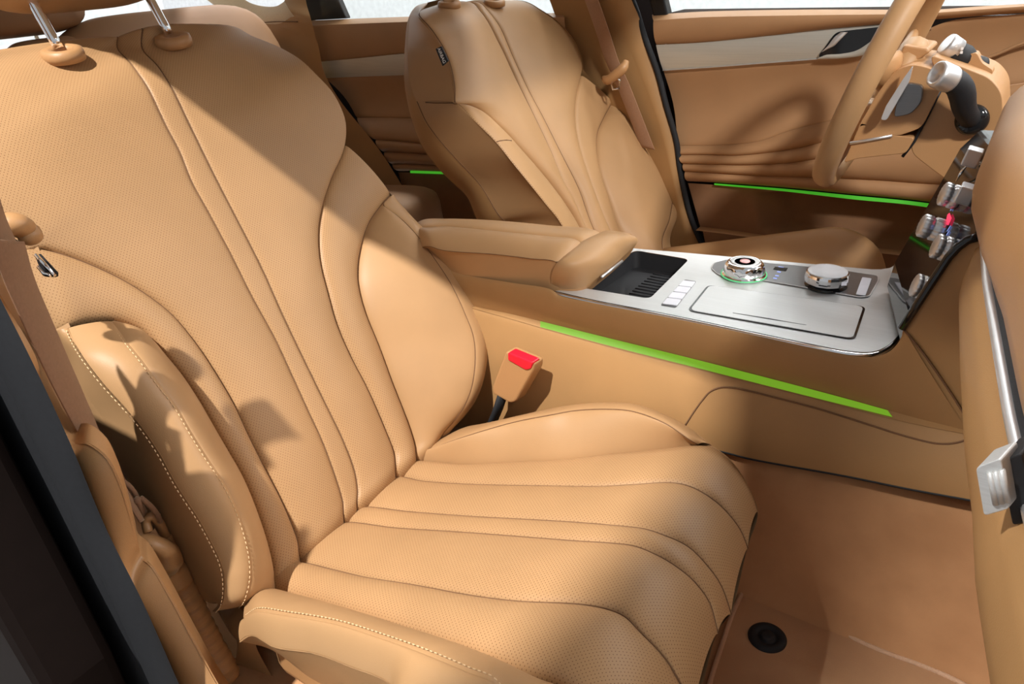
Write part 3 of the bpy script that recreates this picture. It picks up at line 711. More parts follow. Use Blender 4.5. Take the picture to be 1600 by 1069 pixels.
# gear dial panel (dark) and knobs
dp = [zp(*p, CZ + .0004) for p in ((1196, 412), (1300, 421), (1372, 432), (1372, 440), (1358, 464), (1345, 466), (1250, 449), (1180, 437), (1150, 437), (1122, 430), (1111, 420), (1116, 411), (1140, 405), (1165, 407))]
dpan = prism('control_panel', roundpoly(dp, .006, 4), (0, 0, .0012), MT['panel'], con, bev=.0004)
tube('panel_rim', np.vstack([np.array(roundpoly(dp, .006, 4)), np.array(roundpoly(dp, .006, 4))[:1]]) + np.array([0, 0, .001]), .0009, MT['satin'], con, k=6)
def fl(n, amp): return lambda j, z: amp * (1 if (j // 2) % 2 else -1)
k1 = zp(1162, 430, CZ + .001)
gs = lathe('shift_dial', k1, (0, 0, 1), [(.031, 0), (.031, .003), (.0285, .0035), (.0285, .006), (.029, .007), (.027, .0165), (.0265, .018), (.024, .0205), (.021, .022), (.0205, .0215)], MT['chrome'], con, k=72, wob=lambda j, z: (.012 * (1 if (j // 3) % 2 else -1) if .0065 < z < .017 else 0))
lathe('dial_top', k1 + np.array([0, 0, .0215]), (0, 0, 1), [(.0205, 0), (.019, .0010), (.012, -.0005), (.0075, -.001)], MT['silver'], gs, k=48)
lathe('lit_ring', k1 + np.array([0, 0, .0215]), (0, 0, 1), [(.0075, 0), (.0070, .0012), (.003, .0012)], plain('pink_dial_center', (.85, .45, .45), .3), gs, k=30)
lathe('lit_ring', k1 + np.array([0, 0, .0015]), (0, 0, 1), [(.0325, 0), (.0325, .0012), (.030, .0014)], emis('green_dial_glow', (.15, .9, .35), .5), gs, k=60)
k2 = zp(1290, 446, CZ + .001)
cd2 = lathe('rotary_controller', k2, (0, 0, 1), [(.028, 0), (.028, .002), (.0235, .0025), (.0235, .0055)], MT['black'], con, k=60)
lathe('crystal_rim', k2 + np.array([0, 0, .0055]), (0, 0, 1), [(.026, 0), (.0285, .002), (.0285, .011), (.0275, .0145), (.0262, .016)], MT['chrome'], cd2, k=48, smooth=False, wob=lambda j, z: .008 * (1 if (j // 2) % 2 else -1))
lathe('touch_surface', k2 + np.array([0, 0, .0212]), (0, 0, 1), [(.0262, 0), (.0255, .0008), (.02, .0009)], plain('white_touch_surface', (.78, .80, .84), .22), cd2, k=60)
cb = [zp(*p, CZ + .0018) for p in ((1347, 434), (1362, 436), (1352, 463), (1337, 461))]
prism('button', roundpoly(cb, .002, 3), (0, 0, .0012), MT['btn'], con, bev=.0004)
for (x, y) in ((1220, 418), (1217, 425), (1214, 431), (1211, 435)):
    p = zp(x, y, CZ + .0018); s_ = .0026 if y != 418 else .0038
    prism('lit_symbol', [p + np.array([-s_, -s_ * .7, 0]), p + np.array([s_, -s_ * .7, 0]), p + np.array([s_, s_ * .7, 0]), p + np.array([-s_, s_ * .7, 0])], (0, 0, .0002), MT['blue'], con, bev=0)
prism('button', roundpoly([zp(*p, CZ + .0018) for p in ((1211, 417), (1231, 419), (1228, 424), (1208, 421))], .0008, 2), (0, 0, .0003), MT['black'], con, bev=0)
# storage lid with groove
lid0 = [zp(*p, CZ + .0003) for p in ((1106, 446), (1353, 480), (1336, 532), (1074, 486))]
lid = prism('cover_gap', roundpoly(lid0, .011, 6), (0, 0, .0010), MT['black'], con, bev=0)
mid = np.mean(lid0, 0)
lid1 = [p + (mid - p) / np.linalg.norm(mid - p) * .0032 for p in lid0]
lidm = prism('storage_cover', roundpoly(lid1, .010, 6), (0, 0, .0016), MT['silver'], con, bev=.0003)
ga, gb = zp(1145, 489, CZ + .0019), zp(1260, 508, CZ + .0019)
tube('finger_groove', [ga, ga * .5 + gb * .5, gb], [.0004, .0011, .0003], MT['panel'], lidm, k=8)
# armrest: two lids and a wide front pad
arm = []
AZ = Frame((0, 0, .812), (1, 0, 0), (0, 1, 0))
def ac(pts, n=70, **k): return curve(AZ, pts, n, **k)
a_bot = ac([(694, 420, -.045), (716, 427, -.046), (788, 439, -.046), (840, 447, -.046), (860, 450, -.044)], pre=(-.02, 0.006, 0), post=(.012, 0.002, -.002))
a_cre = ac([(672, 385, .0), (692, 391, -.002), (770, 397, -.001), (830, 404, .0), (868, 409, .0)], pre=(-.03, .01, -.01), post=(.012, .002, -.012))
a_spl = ac([(652, 357, .006), (668, 355, .011), (692, 353, .013), (770, 360, .014), (860, 369, .013), (906, 375, .012)], pre=(-.04, .01, -.03), post=(.014, 0, -.014))
a_far = ac([(660, 343, .004), (701, 341, .01), (770, 343, .011), (860, 351, .010), (935, 360, .009)], pre=(-.04, 0, -.03), post=(.014, 0, -.014))
strip('armrest_side', AZ, a_bot, a_cre, LE, con, m=20, puff=.012, gl=.003, gr=.0008)
strip('armrest_lid', AZ, a_cre, a_spl, LE, con, m=26, puff=.010, gl=.0008, gr=.006)
strip('armrest_lid', AZ, a_spl, a_far, LE, con, m=18, puff=.003, gl=.006, gr=.004)
a_fd = a_far + np.array([0, .02, -.06])
strip('armrest_side', AZ, a_far, a_fd, LE, con, m=10, puff=.01, gl=.003, gr=0)
# rear rounded end of the armrest
V = []
for k in range(12):
    t = k / 11
    for C in (a_bot, a_cre, a_spl, a_far, a_fd):
        q = AZ.P(*C[0]); q = q + np.array([-.06 * math.sin(t * math.pi / 2), 0, -.07 * (1 - math.cos(t * math.pi / 2)) * (1 if C is not a_bot else .2)]); V.append(q)
link('armrest_end', V, gridfaces(12, 5), LE, con)
f_back = curve(AZ, [(861, 449, -.044), (862, 425, -.016), (868, 409, .001), (878, 399, .007), (906, 375, .013), (935, 361, .010), (942, 359, .006)], 60)
f_front = curve(AZ, [(872, 452, -.045), (903, 451, -.043), (921, 443, -.038), (950, 421, -.028), (986, 389, -.022), (997, 375, -.010), (986, 366, .000)], 60)
fm = curve(AZ, [(866, 450, -.044), (885, 432, -.018), (900, 418, -.004), (928, 402, .003), (952, 382, .006), (972, 369, .006), (968, 362, .003)], 60)
m_ = 18; s = np.linspace(0, 1, m_)
V = []
for i in range(60):
    a, b, c = f_back[i], fm[i], f_front[i]
    # c control: roll down over the front nose
    for t in s:
        V.append(AZ.P(*((1 - t) ** 2 * a + 2 * t * (1 - t) * (2 * b - .5 * a - .5 * c) + t * t * c)) - np.array([0, 0, .004 * math.exp(-t * .06 / .003)]))
link('armrest_front_pad', V, gridfaces(60, m_), LE, con)
V = []
for i in range(60):
    q = AZ.P(*f_front[i])
    for k in range(5): V.append(q + np.array([-.012 * k / 4, .0, -.022 * k / 4]))
link('armrest_underside', V, gridfaces(60, 5), MT['plastic'], con)
tube('latch_strip', [zp(940, 433, .782), zp(972, 408, .782)], .0022, MT['satin'], con, k=8)
tube('stitch_line', AZ.P(*catmull(np.array([K(AZ, p) for p in ((869, 409, .0006), (896, 415, -.006), (912, 419, -.010), (926, 427, -.022))]), 20).T), .0006, MT['seam'], con, k=6)
tube('stitch_line', AZ.P(a_cre[:, 0], a_cre[:, 1], a_cre[:, 2] - .0002), .0005, MT['seam'], con, k=6)
# rear console body under armrest
# side panels
L0 = curve(SD, [(650, 405, 0), (700, 422, 0), (716, 428, 0), (788, 441, 0), (862, 454, 0), (870, 461, 0), (930, 475, 0), (1040, 496, 0), (1160, 521, 0), (1270, 545, 0), (1330, 557, 0), (1365, 559, 0), (1390, 550, 0), (1406, 532, 0), (1412, 514, 0)], 140)
L1 = curve(SD, [(660, 452, 0), (735, 477, 0), (800, 491, 0), (845, 502, 0), (950, 528, 0), (1100, 565, 0), (1304, 618, 0), (1387, 641, 0), (1450, 658, -.001), (1512, 673, -.002)], 140)
L2 = curve(SD, [(660, 459, .008), (735, 481, .008), (800, 499, .008), (845, 512, .008), (950, 541, .009), (1100, 579, .010), (1262, 620, .010), (1396, 655, .008), (1450, 667, .006), (1512, 679, .004)], 140)
L3 = curve(SD, [(660, 690, .035), (780, 688, .035), (900, 690, .035), (1110, 703, .035), (1175, 718, .035), (1324, 745, .035), (1422, 765, .035), (1560, 790, .035)], 140)
GU = curve(SD, [(1412, 514, 0), (1440, 548, 0), (1470, 590, 0), (1495, 628, 0), (1512, 656, 0), (1525, 676, 0)], 60)
# upper side runs from trim down to the light; a gusset continues forward under the dash
Lc = np.vstack([L0[:-1]]); 
strip('side_panel', SD, L1, np.array([L0[int(k)] for k in np.linspace(0, 139, 140)]), MT['soft'], con, m=24, puff=.003, gl=0, gr=.002)
GT = curve(SD, [(1412, 514, -.002), (1435, 480, -.002), (1462, 440, -.002), (1485, 405, -.002), (1502, 385, -.002), (1520, 372, -.002), (1560, 368, -.002)], 60)
GD = curve(SD, [(1412, 514, -.002), (1440, 548, -.002), (1470, 590, -.002), (1500, 635, -.002), (1530, 680, -.002), (1575, 690, -.002), (1620, 640, -.002)], 60)
strip('side_gusset', SD, GD, GT, MT['soft'], con, m=24, puff=.002, gl=.002, gr=.001)
tube('panel_seam', SD.P(*(GU + np.array([0, 0, .0012])).T), .0011, MT['seam'], con, k=6)
# fill between gusset seam and ledge
strip('side_panel', SD, curve(SD, [(1387, 641, -.001), (1450, 658, -.001), (1525, 676, -.002)], 40), curve(SD, [(1411, 515, -.001), (1450, 562, -.001), (1525, 676, -.001)], 40), MT['soft'], con, m=10, puff=0, gl=0, gr=0)
gl1 = np.array([p for p in L1 if p[0] > K(SD, (845, 502, 0))[0] and p[0] < K(SD, (1392, 643, 0))[0]]); 
def sub(C, n=80): return catmull(C[::4], n)
ga_ = curve(SD, [(845, 502, -.0), (950, 528, -.0), (1100, 565, -.0), (1304, 618, -.0), (1387, 641, -.0)], 80)
gb_ = curve(SD, [(845, 511.5, .0068), (950, 540, .0078), (1100, 578, .009), (1262, 619, .009), (1396, 652, .007)], 80)
strip('ledge', SD, L2, L1, MT['soft'], con, m=8, puff=0, gl=0, gr=0)
gq = gb_.copy(); gq[:, :2] = ga_[:, :2] * .12 + gb_[:, :2] * .88; gq[:, 2] += .0008
strip('ambient_light_strip', SD, gq, ga_ + np.array([0, .0006, .0012]), MT['green'], con, m=6, puff=0, gl=0, gr=0)
strip('lower_side_panel', SD, L3, L2, MT['soft'], con, m=30, puff=.006, gl=0, gr=.0015)
tube('dark_reveal', SD.P(*(L3 + np.array([0, 0, -.0005])).T), .0016, MT['mblack'], con, k=6)
# pocket seam on the lower panel: follow the surface between L3 and L2
def low_h(u, v):
    i = np.argmin(abs(L2[:, 0] - u)); j = np.argmin(abs(L3[:, 0] - u)); t = np.clip((v - L3[j, 1]) / (L2[i, 1] - L3[j, 1]), 0, 1)
    return L3[j, 2] + (L2[i, 2] - L3[j, 2]) * t + .006 * (4 * t * (1 - t)) ** .8
pts = []
for p in [(1071, 664), (1084, 644), (1097, 626), (1111, 611), (1128, 605), (1148, 606), (1163, 609), (1215, 622), (1273, 637), (1360, 664), (1400, 677), (1448, 690), (1466, 693), (1483, 693), (1500, 690), (1520, 682)]:
    h = .015
    for _ in range(6): k = K(SD, (p[0], p[1], h)); h = low_h(k[0], k[1])
    pts.append((k[0], k[1], h + .0006))
tube('panel_seam', SD.P(*catmull(np.array(pts), 120).T), .0011, MT['seam'], con, k=6)
# console core so that nothing is hollow from the other side
prism('console_core', [(-.78, -.088, .50), (-.78, -.088, .750), (-.50, -.088, .732), (-.10, -.088, .732), (.0, -.088, .80), (.12, -.088, .85), (.12, -.088, .50)], (0, .245, 0), MT['soft'], con, bev=.01)
# ================================================================== DASHBOARD
dash = empty('dashboard', (.25, 0, .62), 'tan dashboard at the right edge with a slim chrome line and upright black control stack', 'dashboard')
RY = [-.126, -.264, -.377, -.447, -.516, -.57, -.612, -.71]; RX = [-.018, -.003, .011, .022, .030, .040, .048, .072]
CYs = [-.124, -.232, -.309, -.384, -.444, -.482, -.532, -.64, -.71]; CXs = [-.010, .001, .011, .021, .029, .035, .042, .060, .077]
def ridge(y): return float(np.interp(-y, [-q for q in RY], RX))
def chx(y): return float(np.interp(-y, [-q for q in CYs], CXs))
def loft_dash(name, fn, mat, y0, y1, n=60, m=40):
    V = []
    for y in np.linspace(y0, y1, n): V += [(x, y, z) for x, z in catmull(np.array(fn(y)), m)]
    return link(name, V, gridfaces(n, m), mat, dash)
loft_dash('lower_pad', lambda y: [(.32, .60), (ridge(y) + .20, .64), (ridge(y) + .11, .69), (ridge(y) + .045, .77), (ridge(y) + .012, .83), (ridge(y), .875), (ridge(y) + .002, .898), (ridge(y) * .4 + chx(y) * .6, .914), (chx(y) + .004, .923)], MT['soft'], -.10, -.71)
def upf(y):
    o = float(np.interp(-y, [.10, .22, .32, .71], [-.016, -.008, .003, .004])); c = chx(y)
    return [(c + .014, .936), (c + .004 + o * .5, .940), (c + o, .958), (c + o + .000, .995), (c + o + .010, 1.03), (c + .035, 1.056), (c + .07, 1.07), (.18, 1.085), (.38, 1.085)]
loft_dash('upper_pad', upf, MT['plastic'], .10, -.71)
tube('chrome_line', [(chx(y) + .002, y, .930) for y in np.linspace(-.118, -.71, 40)], .0040, MT['satin'], dash, k=10)
tube('vent_slot', [(chx(y) + .010, y, .930) for y in np.linspace(-.118, -.71, 40)], .007, MT['mblack'], dash, k=8)
# far part of the dash, driver's side
def loft2(name, prof, mat, y0, y1, par=dash):
    V = []; pr = catmull(np.array(prof), 30)
    for y in np.linspace(y0, y1, 20):
        for (x, z) in pr: V.append((x, y, z))
    return link(name, V, gridfaces(20, 30), mat, par)
loft2('driver_side_pad', [(.30, .62), (.16, .70), (.10, .80), (.07, .90), (.08, .98), (.14, 1.03), (.35, 1.05)], MT['soft'], .13, .70)
# vent tab: satin square on a black carrier
def vq(ps, Y): return roundpoly([at(x, y, 1, Y) for x, y in ps], .0025, 4)
prism('vent_tab_carrier', vq(((1562, 722), (1596, 708), (1618, 812), (1582, 822)), -.535), (.006, .026, 0), MT['mblack'], dash, bev=.002)
vt = prism('vent_tab', vq(((1524, 731), (1564, 716), (1578, 795), (1537, 807)), -.545), (.006, .022, -.001), MT['silver'], dash, bev=.0035, seg=4)
for k in range(3):
    a = at(1547 + 9 * k, 738 - 2 * k, 1, -.5455); b = at(1556 + 9 * k, 788 - 2 * k, 1, -.5455)
    tube('tab_ridge', [a, b], .0017, MT['silver'], vt, k=8)
# centre stack, gloss black, with rotary knobs
so = np.array([-.052, -.092, .808]); on = np.cross([-.065, .25, 0], [.030, 0, .10]); on /= np.linalg.norm(on); on = on if on[0] < 0 else -on
def onplane(px, py, off=0):
    d = ray(px, py); o_ = so + on * off; t = ((o_ - CAM) @ on) / (d @ on); return CAM + d * t
st = prism('control_stack', [(-.056, -.092, .77), (-.052, -.092, .808), (-.022, -.092, .908), (-.006, -.092, .962), (.010, -.092, .985), (.2, -.092, .985), (.2, -.092, .77)], (-.052, .20, 0), MT['black'], dash, bev=.004)
edge = [SD.P(*K(SD, (x, y, .001))) for (x, y) in ((1409, 513), (1432, 478), (1458, 438), (1482, 402), (1497, 386), (1512, 375), (1535, 369))]
tube('stack_edge', edge, .0045, MT['black'], st, k=10)
def knob(px, py, r, ln, name='rotary_knob', ring=None):
    p = onplane(px, py, .004); print('knob', p)
    kb = lathe(name, p - on * .010, on, [(r * 1.12, 0), (r * 1.12, .004), (r * .98, .0045), (r * .98, .006)], MT['chrome'], st, k=48)
    lathe('knurled_grip', p - on * .004, on, [(r * 1.0, 0), (r * 1.04, .002), (r * 1.04, ln * .45), (r * .9, ln * .48), (r * .9, ln * .56), (r * 1.04, ln * .6), (r * 1.04, ln * .95), (r * .92, ln)], MT['satin'], kb, k=64, wob=lambda j, z: .03 * (1 if (j // 2) % 2 else -1))
    return kb
knob(1441, 449, .0125, .013)
knob(1478, 389, .0125, .016)
knob(1467, 360, .0125, .024)
knob(1492, 308, .0125, .018)
for (x, y, w) in ((1518, 308, .011), (1528, 250, .010)):
    p = onplane(x, y, .004); prism('toggle_switch', roundpoly([p + np.array([0, -w, -.008]), p + np.array([0, w, -.008]), p + np.array([.004, w, .010]), p + np.array([.004, -w, .010])], .002, 3), on * .016, MT['satin'], st, bev=.002)
pr_ = [onplane(x, y, .0015) for (x, y) in ((1481, 336), (1484, 333), (1487, 341), (1482, 352), (1478, 350))]
prism('lit_symbol', pr_, on * .0006, MT['redl'], st, bev=0)
for (x, y) in ((1486, 325), (1481, 357), (1479, 365)):
    p = onplane(x, y, .0015); prism('lit_symbol', [p + np.array([0, -.002, -.003]), p + np.array([0, .002, -.003]), p + np.array([.002, .002, .003]), p + np.array([.002, -.002, .003])], on * .0004, MT['blue'], st, bev=0)
tube('phone_bracket', [onplane(1494, 283, .006), onplane(1503, 268, .010), onplane(1514, 254, .008), onplane(1520, 243, .006)], [.001, .0018, .0018, .0012], MT['chrome'], st, k=8)
# ================================================================== STEERING
wc = np.array([-.192, .37, 1.012]); wa = np.array([-.938, 0, .325]); wu = np.array([.325, 0, .938])  # axis to the driver, up in the wheel plane
sw = empty('steering_wheel', tuple(wc), 'tan leather steering wheel seen almost edge-on in front of the far door', 'steering wheel')
V = []; nr, k = 96, 18
for i in range(nr):
    t = 2 * math.pi * i / nr; d = np.array([0, 1, 0]) * math.cos(t) + wu * math.sin(t)
    for j in range(k):
        a = 2 * math.pi * j / k; V.append(wc + d * (.178 + .0145 * math.cos(a)) + wa * .0175 * math.sin(a))
link('rim', V, gridfaces(nr, k, True, True), LE, sw)
hub = wc - wa * .028
lathe('hub', hub - wa * .015, wa, [(.02, 0), (.048, .002), (.054, .010), (.055, .022), (.050, .032), (.038, .038), (.02, .040)], LE, sw, k=48)
for (dy, du, ww) in ((-1, .15, .026), (1, .15, .026), (0, -1, .022)):
    d = np.array([0, dy, 0]) + wu * du; d /= np.linalg.norm(d); n_ = 14
    P = [hub + wa * .018 + d * (.05 + .128 * t) + wa * .012 * t for t in np.linspace(0, 1, n_)]
    tube('spoke', P, np.interp(np.linspace(0, 1, n_), [0, .5, 1], [ww * 1.15, ww * .8, ww * .6]), MT['plastic'], sw, k=14, flat=.5, up=tuple(wa + np.array([.01, .01, 0])))
d = -wu; P = [hub + wa * .03 + d * (.06 + .10 * t) for t in np.linspace(0, 1, 6)]
tube('spoke_trim', P, .006, MT['satin'], sw, k=8)
# shift paddle: thin metal blade on a grey block behind the near spoke
pc = onp = at(1408, 148, 1, .29)
prism('paddle_block', roundpoly([at(x, y, 1, .275) for x, y in ((1416, 129), (1442, 134), (1440, 160), (1424, 178), (1396, 184), (1402, 150))], .006, 3), (0, .02, 0), MT['panel'], sw, bev=.002)
prism('shift_paddle', roundpoly([at(x, y, 1, .262) for x, y in ((1426, 103), (1420, 128), (1385, 188), (1376, 187), (1384, 166), (1412, 122))], .003, 3), (0, .008, 0), MT['satin'], sw, bev=.002)
prism('spoke_cover', roundpoly([at(x, y, 1, .285) for x, y in ((1395, 112), (1425, 100), (1460, 108), (1475, 128), (1440, 200), (1400, 214), (1352, 196), (1340, 200), (1368, 150))], .01, 4), (0, .16, 0), MT['plastic'], sw, bev=.008, seg=3)
prism('lower_spoke', roundpoly([at(x, y, 1, .285) for x, y in ((1345, 190), (1400, 212), (1430, 215), (1415, 240), (1340, 248), (1318, 255))], .006, 4), (0, .12, 0), MT['plastic'], sw, bev=.006, seg=3)
tube('spoke_trim', [at(1328, 224, 1, .283), at(1362, 218, 1, .283), at(1394, 212, 1, .283)], .0022, MT['satin'], sw, k=8)
colm = empty('steering_column', tuple(at(1500, 200, 1, .37)), 'tan steering column housing with two black and silver stalks', 'steering column')
def c3(x, y, Y): return at(x, y, 1, Y)
prism('column_shroud', roundpoly([c3(x, y, .30) for x, y in ((1452, 85), (1480, 95), (1548, 122), (1566, 145), (1568, 190), (1560, 270), (1505, 300), (1452, 262), (1418, 235), (1470, 135))], .02, 6), (0, .15, 0), MT['plastic'], colm, bev=.022, seg=5)
prism('column_cap', roundpoly([c3(x, y, .33) for x, y in ((1404, 88), (1412, 70), (1450, 76), (1452, 82), (1428, 98))], .004, 3), (0, .09, 0), MT['plastic'], colm, bev=.003)
tube('housing_gap', [c3(1470, 140, .296), c3(1450, 180, .296), c3(1428, 222, .296), c3(1410, 245, .296)], .0022, MT['mblack'], colm, k=8)
# stalk nearest the camera
Pn = [c3(x, y, Y) for x, y, Y in ((1519, 187, .305), (1512, 180, .285), (1506, 165, .27), (1504, 150, .262), (1500, 137, .256), (1492, 128, .25), (1483, 123, .246))]
sk = tube('stalk', catmull(np.array(Pn), 24), np.interp(np.linspace(0, 1, 24), [0, .3, .7, 1], [.015, .014, .0165, .016]), MT['mblack'], colm, k=20)
e0, e1 = c3(1487, 125, .247), c3(1462, 114, .232); ax_ = (e1 - e0) / np.linalg.norm(e1 - e0); ll = np.linalg.norm(e1 - e0)
lathe('stalk_end', e0, ax_, [(.0165, 0), (.0175, .003), (.0175, ll * .8), (.0165, ll * .95), (.0145, ll), (.013, ll * .98), (.011, ll * .7)], MT['satin'], sk, k=48, wob=lambda j, z: .012 * (1 if (j // 2) % 2 else -1) if .004 < z < ll * .7 else 0)
lathe('stalk_boot', c3(1519, 187, .30), (0, -1, .15), [(.021, 0), (.021, .006), (.016, .012)], MT['black'], colm, k=36)
Pn = [c3(x, y, Y) for x, y, Y in ((1535, 103, .37), (1520, 98, .36), (1508, 92, .355), (1497, 86, .35), (1488, 78, .345))]
sk = tube('stalk', catmull(np.array(Pn), 16), np.interp(np.linspace(0, 1, 16), [0, .3, .6, 1], [.012, .012, .018, .0165]), MT['mblack'], colm, k=20)
e0, e1 = c3(1494, 80, .347), c3(1477, 68, .34); ax_ = (e1 - e0) / np.linalg.norm(e1 - e0); ll = np.linalg.norm(e1 - e0)
lathe('stalk_end', e0, ax_, [(.0165, 0), (.0165, ll * .8), (.0155, ll * .95), (.012, ll)], MT['satin'], sk, k=36)
for (x, y) in ((1484, 76), (1492, 74), (1501, 78), (1500, 84)):
    p = c3(x, y, .328); prism('lit_symbol', [p, p + np.array([.003, 0, 0]), p + np.array([.003, 0, .0035]), p + np.array([0, 0, .0035])], (0, .0004, 0), MT['white_p'], sk, bev=0)
prism('column_bracket', roundpoly([c3(x, y, .34) for x, y in ((1512, 85), (1526, 82), (1534, 98), (1552, 110), (1550, 118), (1512, 106))], .004, 3), (0, .03, 0), MT['plastic'], colm, bev=.003)
# ================================================================== FAR DOORS
FD = Frame((0, .74, 0), (1, 0, 0), (0, 0, 1))
def dc(pts, n=90, **k): return curve(FD, pts, n, **k)
fdoor = empty('front_door', (-.3, .76, .42), 'tan far front door beside the steering wheel, with grey trim strip, pleats and green light', 'car door')
DL = MT['door']
d0 = dc([(1019, 23, .0), (1100, 18, .0), (1250, 15, .0), (1395, 15, .0), (1460, 15, .0), (1529, 10, .0), (1600, 6, .0), (1760, -6, 0)])
d1 = dc([(1021, 32, .03), (1100, 27, .03), (1250, 24, .03), (1395, 22, .03), (1460, 20, .03), (1529, 15, .028), (1600, 10, .028), (1760, 0, .03)])
d2 = dc([(1025, 70, .02), (1100, 66, .02), (1200, 56, .02), (1300, 45, .02), (1380, 38, .02), (1447, 32, .02), (1520, 26, .02), (1600, 20, .02), (1760, 8, .02)])
strip('sill_ledge', FD, d0, d1, DL, fdoor, m=10, puff=.002, gl=0, gr=0)
strip('upper_pad', FD, d1, d2, DL, fdoor, m=20, puff=.006, gl=0, gr=.003)
d2t = dc([(1025, 70, .016), (1100, 66, .016), (1200, 56, .016), (1300, 45, .016), (1400, 37, .016)])
d3t = dc([(1036, 110, .014), (1124, 104, .014), (1200, 98, .014), (1277, 92, .014), (1352, 84, .014), (1420, 76, .014)])
strip('trim_strip', FD, d2t, d3t, MT['trim'], fdoor, m=10, puff=.003, gl=0, gr=0)
tube('chrome_line', FD.P(*(d3t + np.array([0, 0, .002])).T), .0012, MT['satin'], fdoor, k=6)
d3 = dc([(1036, 110, .012), (1124, 104, .012), (1200, 98, .012), (1277, 92, .012), (1352, 84, .012), (1420, 60, .012), (1480, 34, .014), (1600, 22, .016), (1760, 10, .016)])
p1 = dc([(1058, 228, .02), (1110, 228, .02), (1150, 226, .02), (1190, 220, .02), (1225, 207, .018), (1292, 190, .016), (1400, 165, .016), (1600, 130, .016), (1760, 110, .016)])
strip('center_panel', FD, d3, p1, DL, fdoor, m=36, puff=.001, gl=.002, gr=.004, gw=.006, bulge=lambda t, s: -.022 * np.sin(np.pi * np.clip(s, 0, 1)) * (1 - .3 * t))
p2 = dc([(1060, 243, .032), (1110, 243, .032), (1150, 244, .032), (1225, 236, .030), (1285, 223, .026), (1340, 208, .024), (1450, 180, .02), (1600, 160, .018), (1760, 140, .018)])
p3 = dc([(1066, 257, .036), (1110, 258, .036), (1169, 259, .036), (1225, 256, .034), (1266, 251, .032), (1320, 240, .03), (1450, 215, .026), (1600, 195, .022), (1760, 180, .02)])
p4 = dc([(1069, 269, .036), (1120, 272, .036), (1187, 276, .036), (1262, 278, .034), (1311, 280, .032), (1375, 283, .03), (1457, 289, .028), (1600, 292, .026), (1760, 296, .02)])
p5 = dc([(1073, 284, .030), (1116, 286, .030), (1225, 294, .030), (1337, 305, .030), (1412, 312, .030), (1472, 319, .030), (1600, 330, .03), (1760, 345, .03)])
for a, b in ((p1, p2), (p2, p3), (p3, p4), (p4, p5)):
    strip('pleat', FD, a, b, DL, fdoor, m=14, puff=.010, gl=.005, gr=.005, gw=.004)
q5 = dc([(1116, 286.5, .026), (1225, 295, .026), (1337, 306, .026), (1412, 313, .026), (1472, 320, .026), (1600, 331, .026)], 60)
q6 = dc([(1116, 289, .030), (1225, 299, .030), (1337, 312, .030), (1412, 319, .030), (1472, 327, .030), (1600, 340, .030)], 60)
strip('ambient_light_strip', FD, q5, q6, MT['greend'], fdoor, m=4, puff=0, gl=0, gr=0)
p6 = dc([(1075, 286, .022), (1116, 289, .022), (1225, 299, .022), (1337, 312, .022), (1412, 319, .022), (1472, 327, .022), (1600, 340, .022), (1760, 355, .02)])
p7 = dc([(1094, 354, .02), (1150, 361, .02), (1206, 369, .02), (1337, 384, .02), (1431, 394, .02), (1600, 412, .02), (1760, 430, .02)])
pd_ = p6[:, :].copy(); 
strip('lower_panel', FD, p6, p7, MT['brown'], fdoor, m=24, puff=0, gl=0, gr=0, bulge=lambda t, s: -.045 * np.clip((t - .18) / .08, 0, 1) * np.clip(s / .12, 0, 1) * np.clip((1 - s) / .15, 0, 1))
p8 = dc([(1098, 360, .050), (1150, 367, .050), (1206, 376, .050), (1337, 391, .050), (1431, 401, .05), (1600, 420, .05), (1760, 440, .05)])
p7b = p7 + np.array([0, 0, .03])
strip('pocket_lip', FD, p7, p7b, DL, fdoor, m=5, puff=0, gl=0, gr=0)
strip('pocket_lip', FD, p7b, p8, DL, fdoor, m=5, puff=.001, gl=0, gr=0)
p9 = dc([(1110, 420, .02), (1206, 440, .02), (1337, 460, .02), (1431, 470, .02), (1600, 500, .02), (1760, 520, .02)])
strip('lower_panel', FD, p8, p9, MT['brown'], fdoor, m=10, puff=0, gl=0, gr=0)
prism('door_body', [(-.72, .80, .45), (.45, .80, .45), (.45, .80, 1.05), (-.735, .80, 1.06)], (0, .10, 0), MT['dark'], fdoor, bev=.01)
# handle
hp = roundpoly([FD.P(*K(FD, (x, y, .0205))) for x, y in ((1277, 90), (1289, 74), (1306, 50), (1330, 47), (1392, 40), (1380, 62), (1352, 82))], .010, 5)
prism('handle_recess', hp, (0, -.0015, 0), MT['black'], fdoor, bev=0)
hr_ = dc([(1278, 91, .0225), (1290, 86, .0225), (1315, 84, .0225), (1338, 79, .0225), (1356, 68, .0225), (1374, 54, .0225), (1390, 44, .0225)], 40)
hs_ = dc([(1277, 92, .0225), (1290, 92, .0225), (1318, 91, .0225), (1345, 87, .0225), (1366, 80, .0225), (1382, 68, .0225), (1396, 54, .0225)], 40)
strip('handle_surround', FD, hr_, hs_, MT['trim'], fdoor, m=8, puff=.003, gl=0, gr=0)
strip('door_handle', FD, dc([(1283, 82, .022), (1293, 72, .024), (1304, 58, .024), (1314, 50, .022)], 20), dc([(1291, 78, .022), (1303, 72, .026), (1313, 62, .026), (1325, 50, .022)], 20), MT['satin'], fdoor, m=10, puff=.003, gl=0, gr=0)
tube('chrome_line', [FD.P(*K(FD, (x, y, .019))) for x, y in ((1277, 92), (1300, 91), (1330, 88), (1352, 84))], .0012, MT['chrome'], fdoor, k=6)
tube('lock_button', [FD.P(*K(FD, (x, y, .02))) for x, y in ((1436, 53), (1440, 46), (1453, 43), (1454, 48))], .0022, MT['chrome'], fdoor, k=8)
spk = FD.P(*K(FD, (1500, 64, .012)))
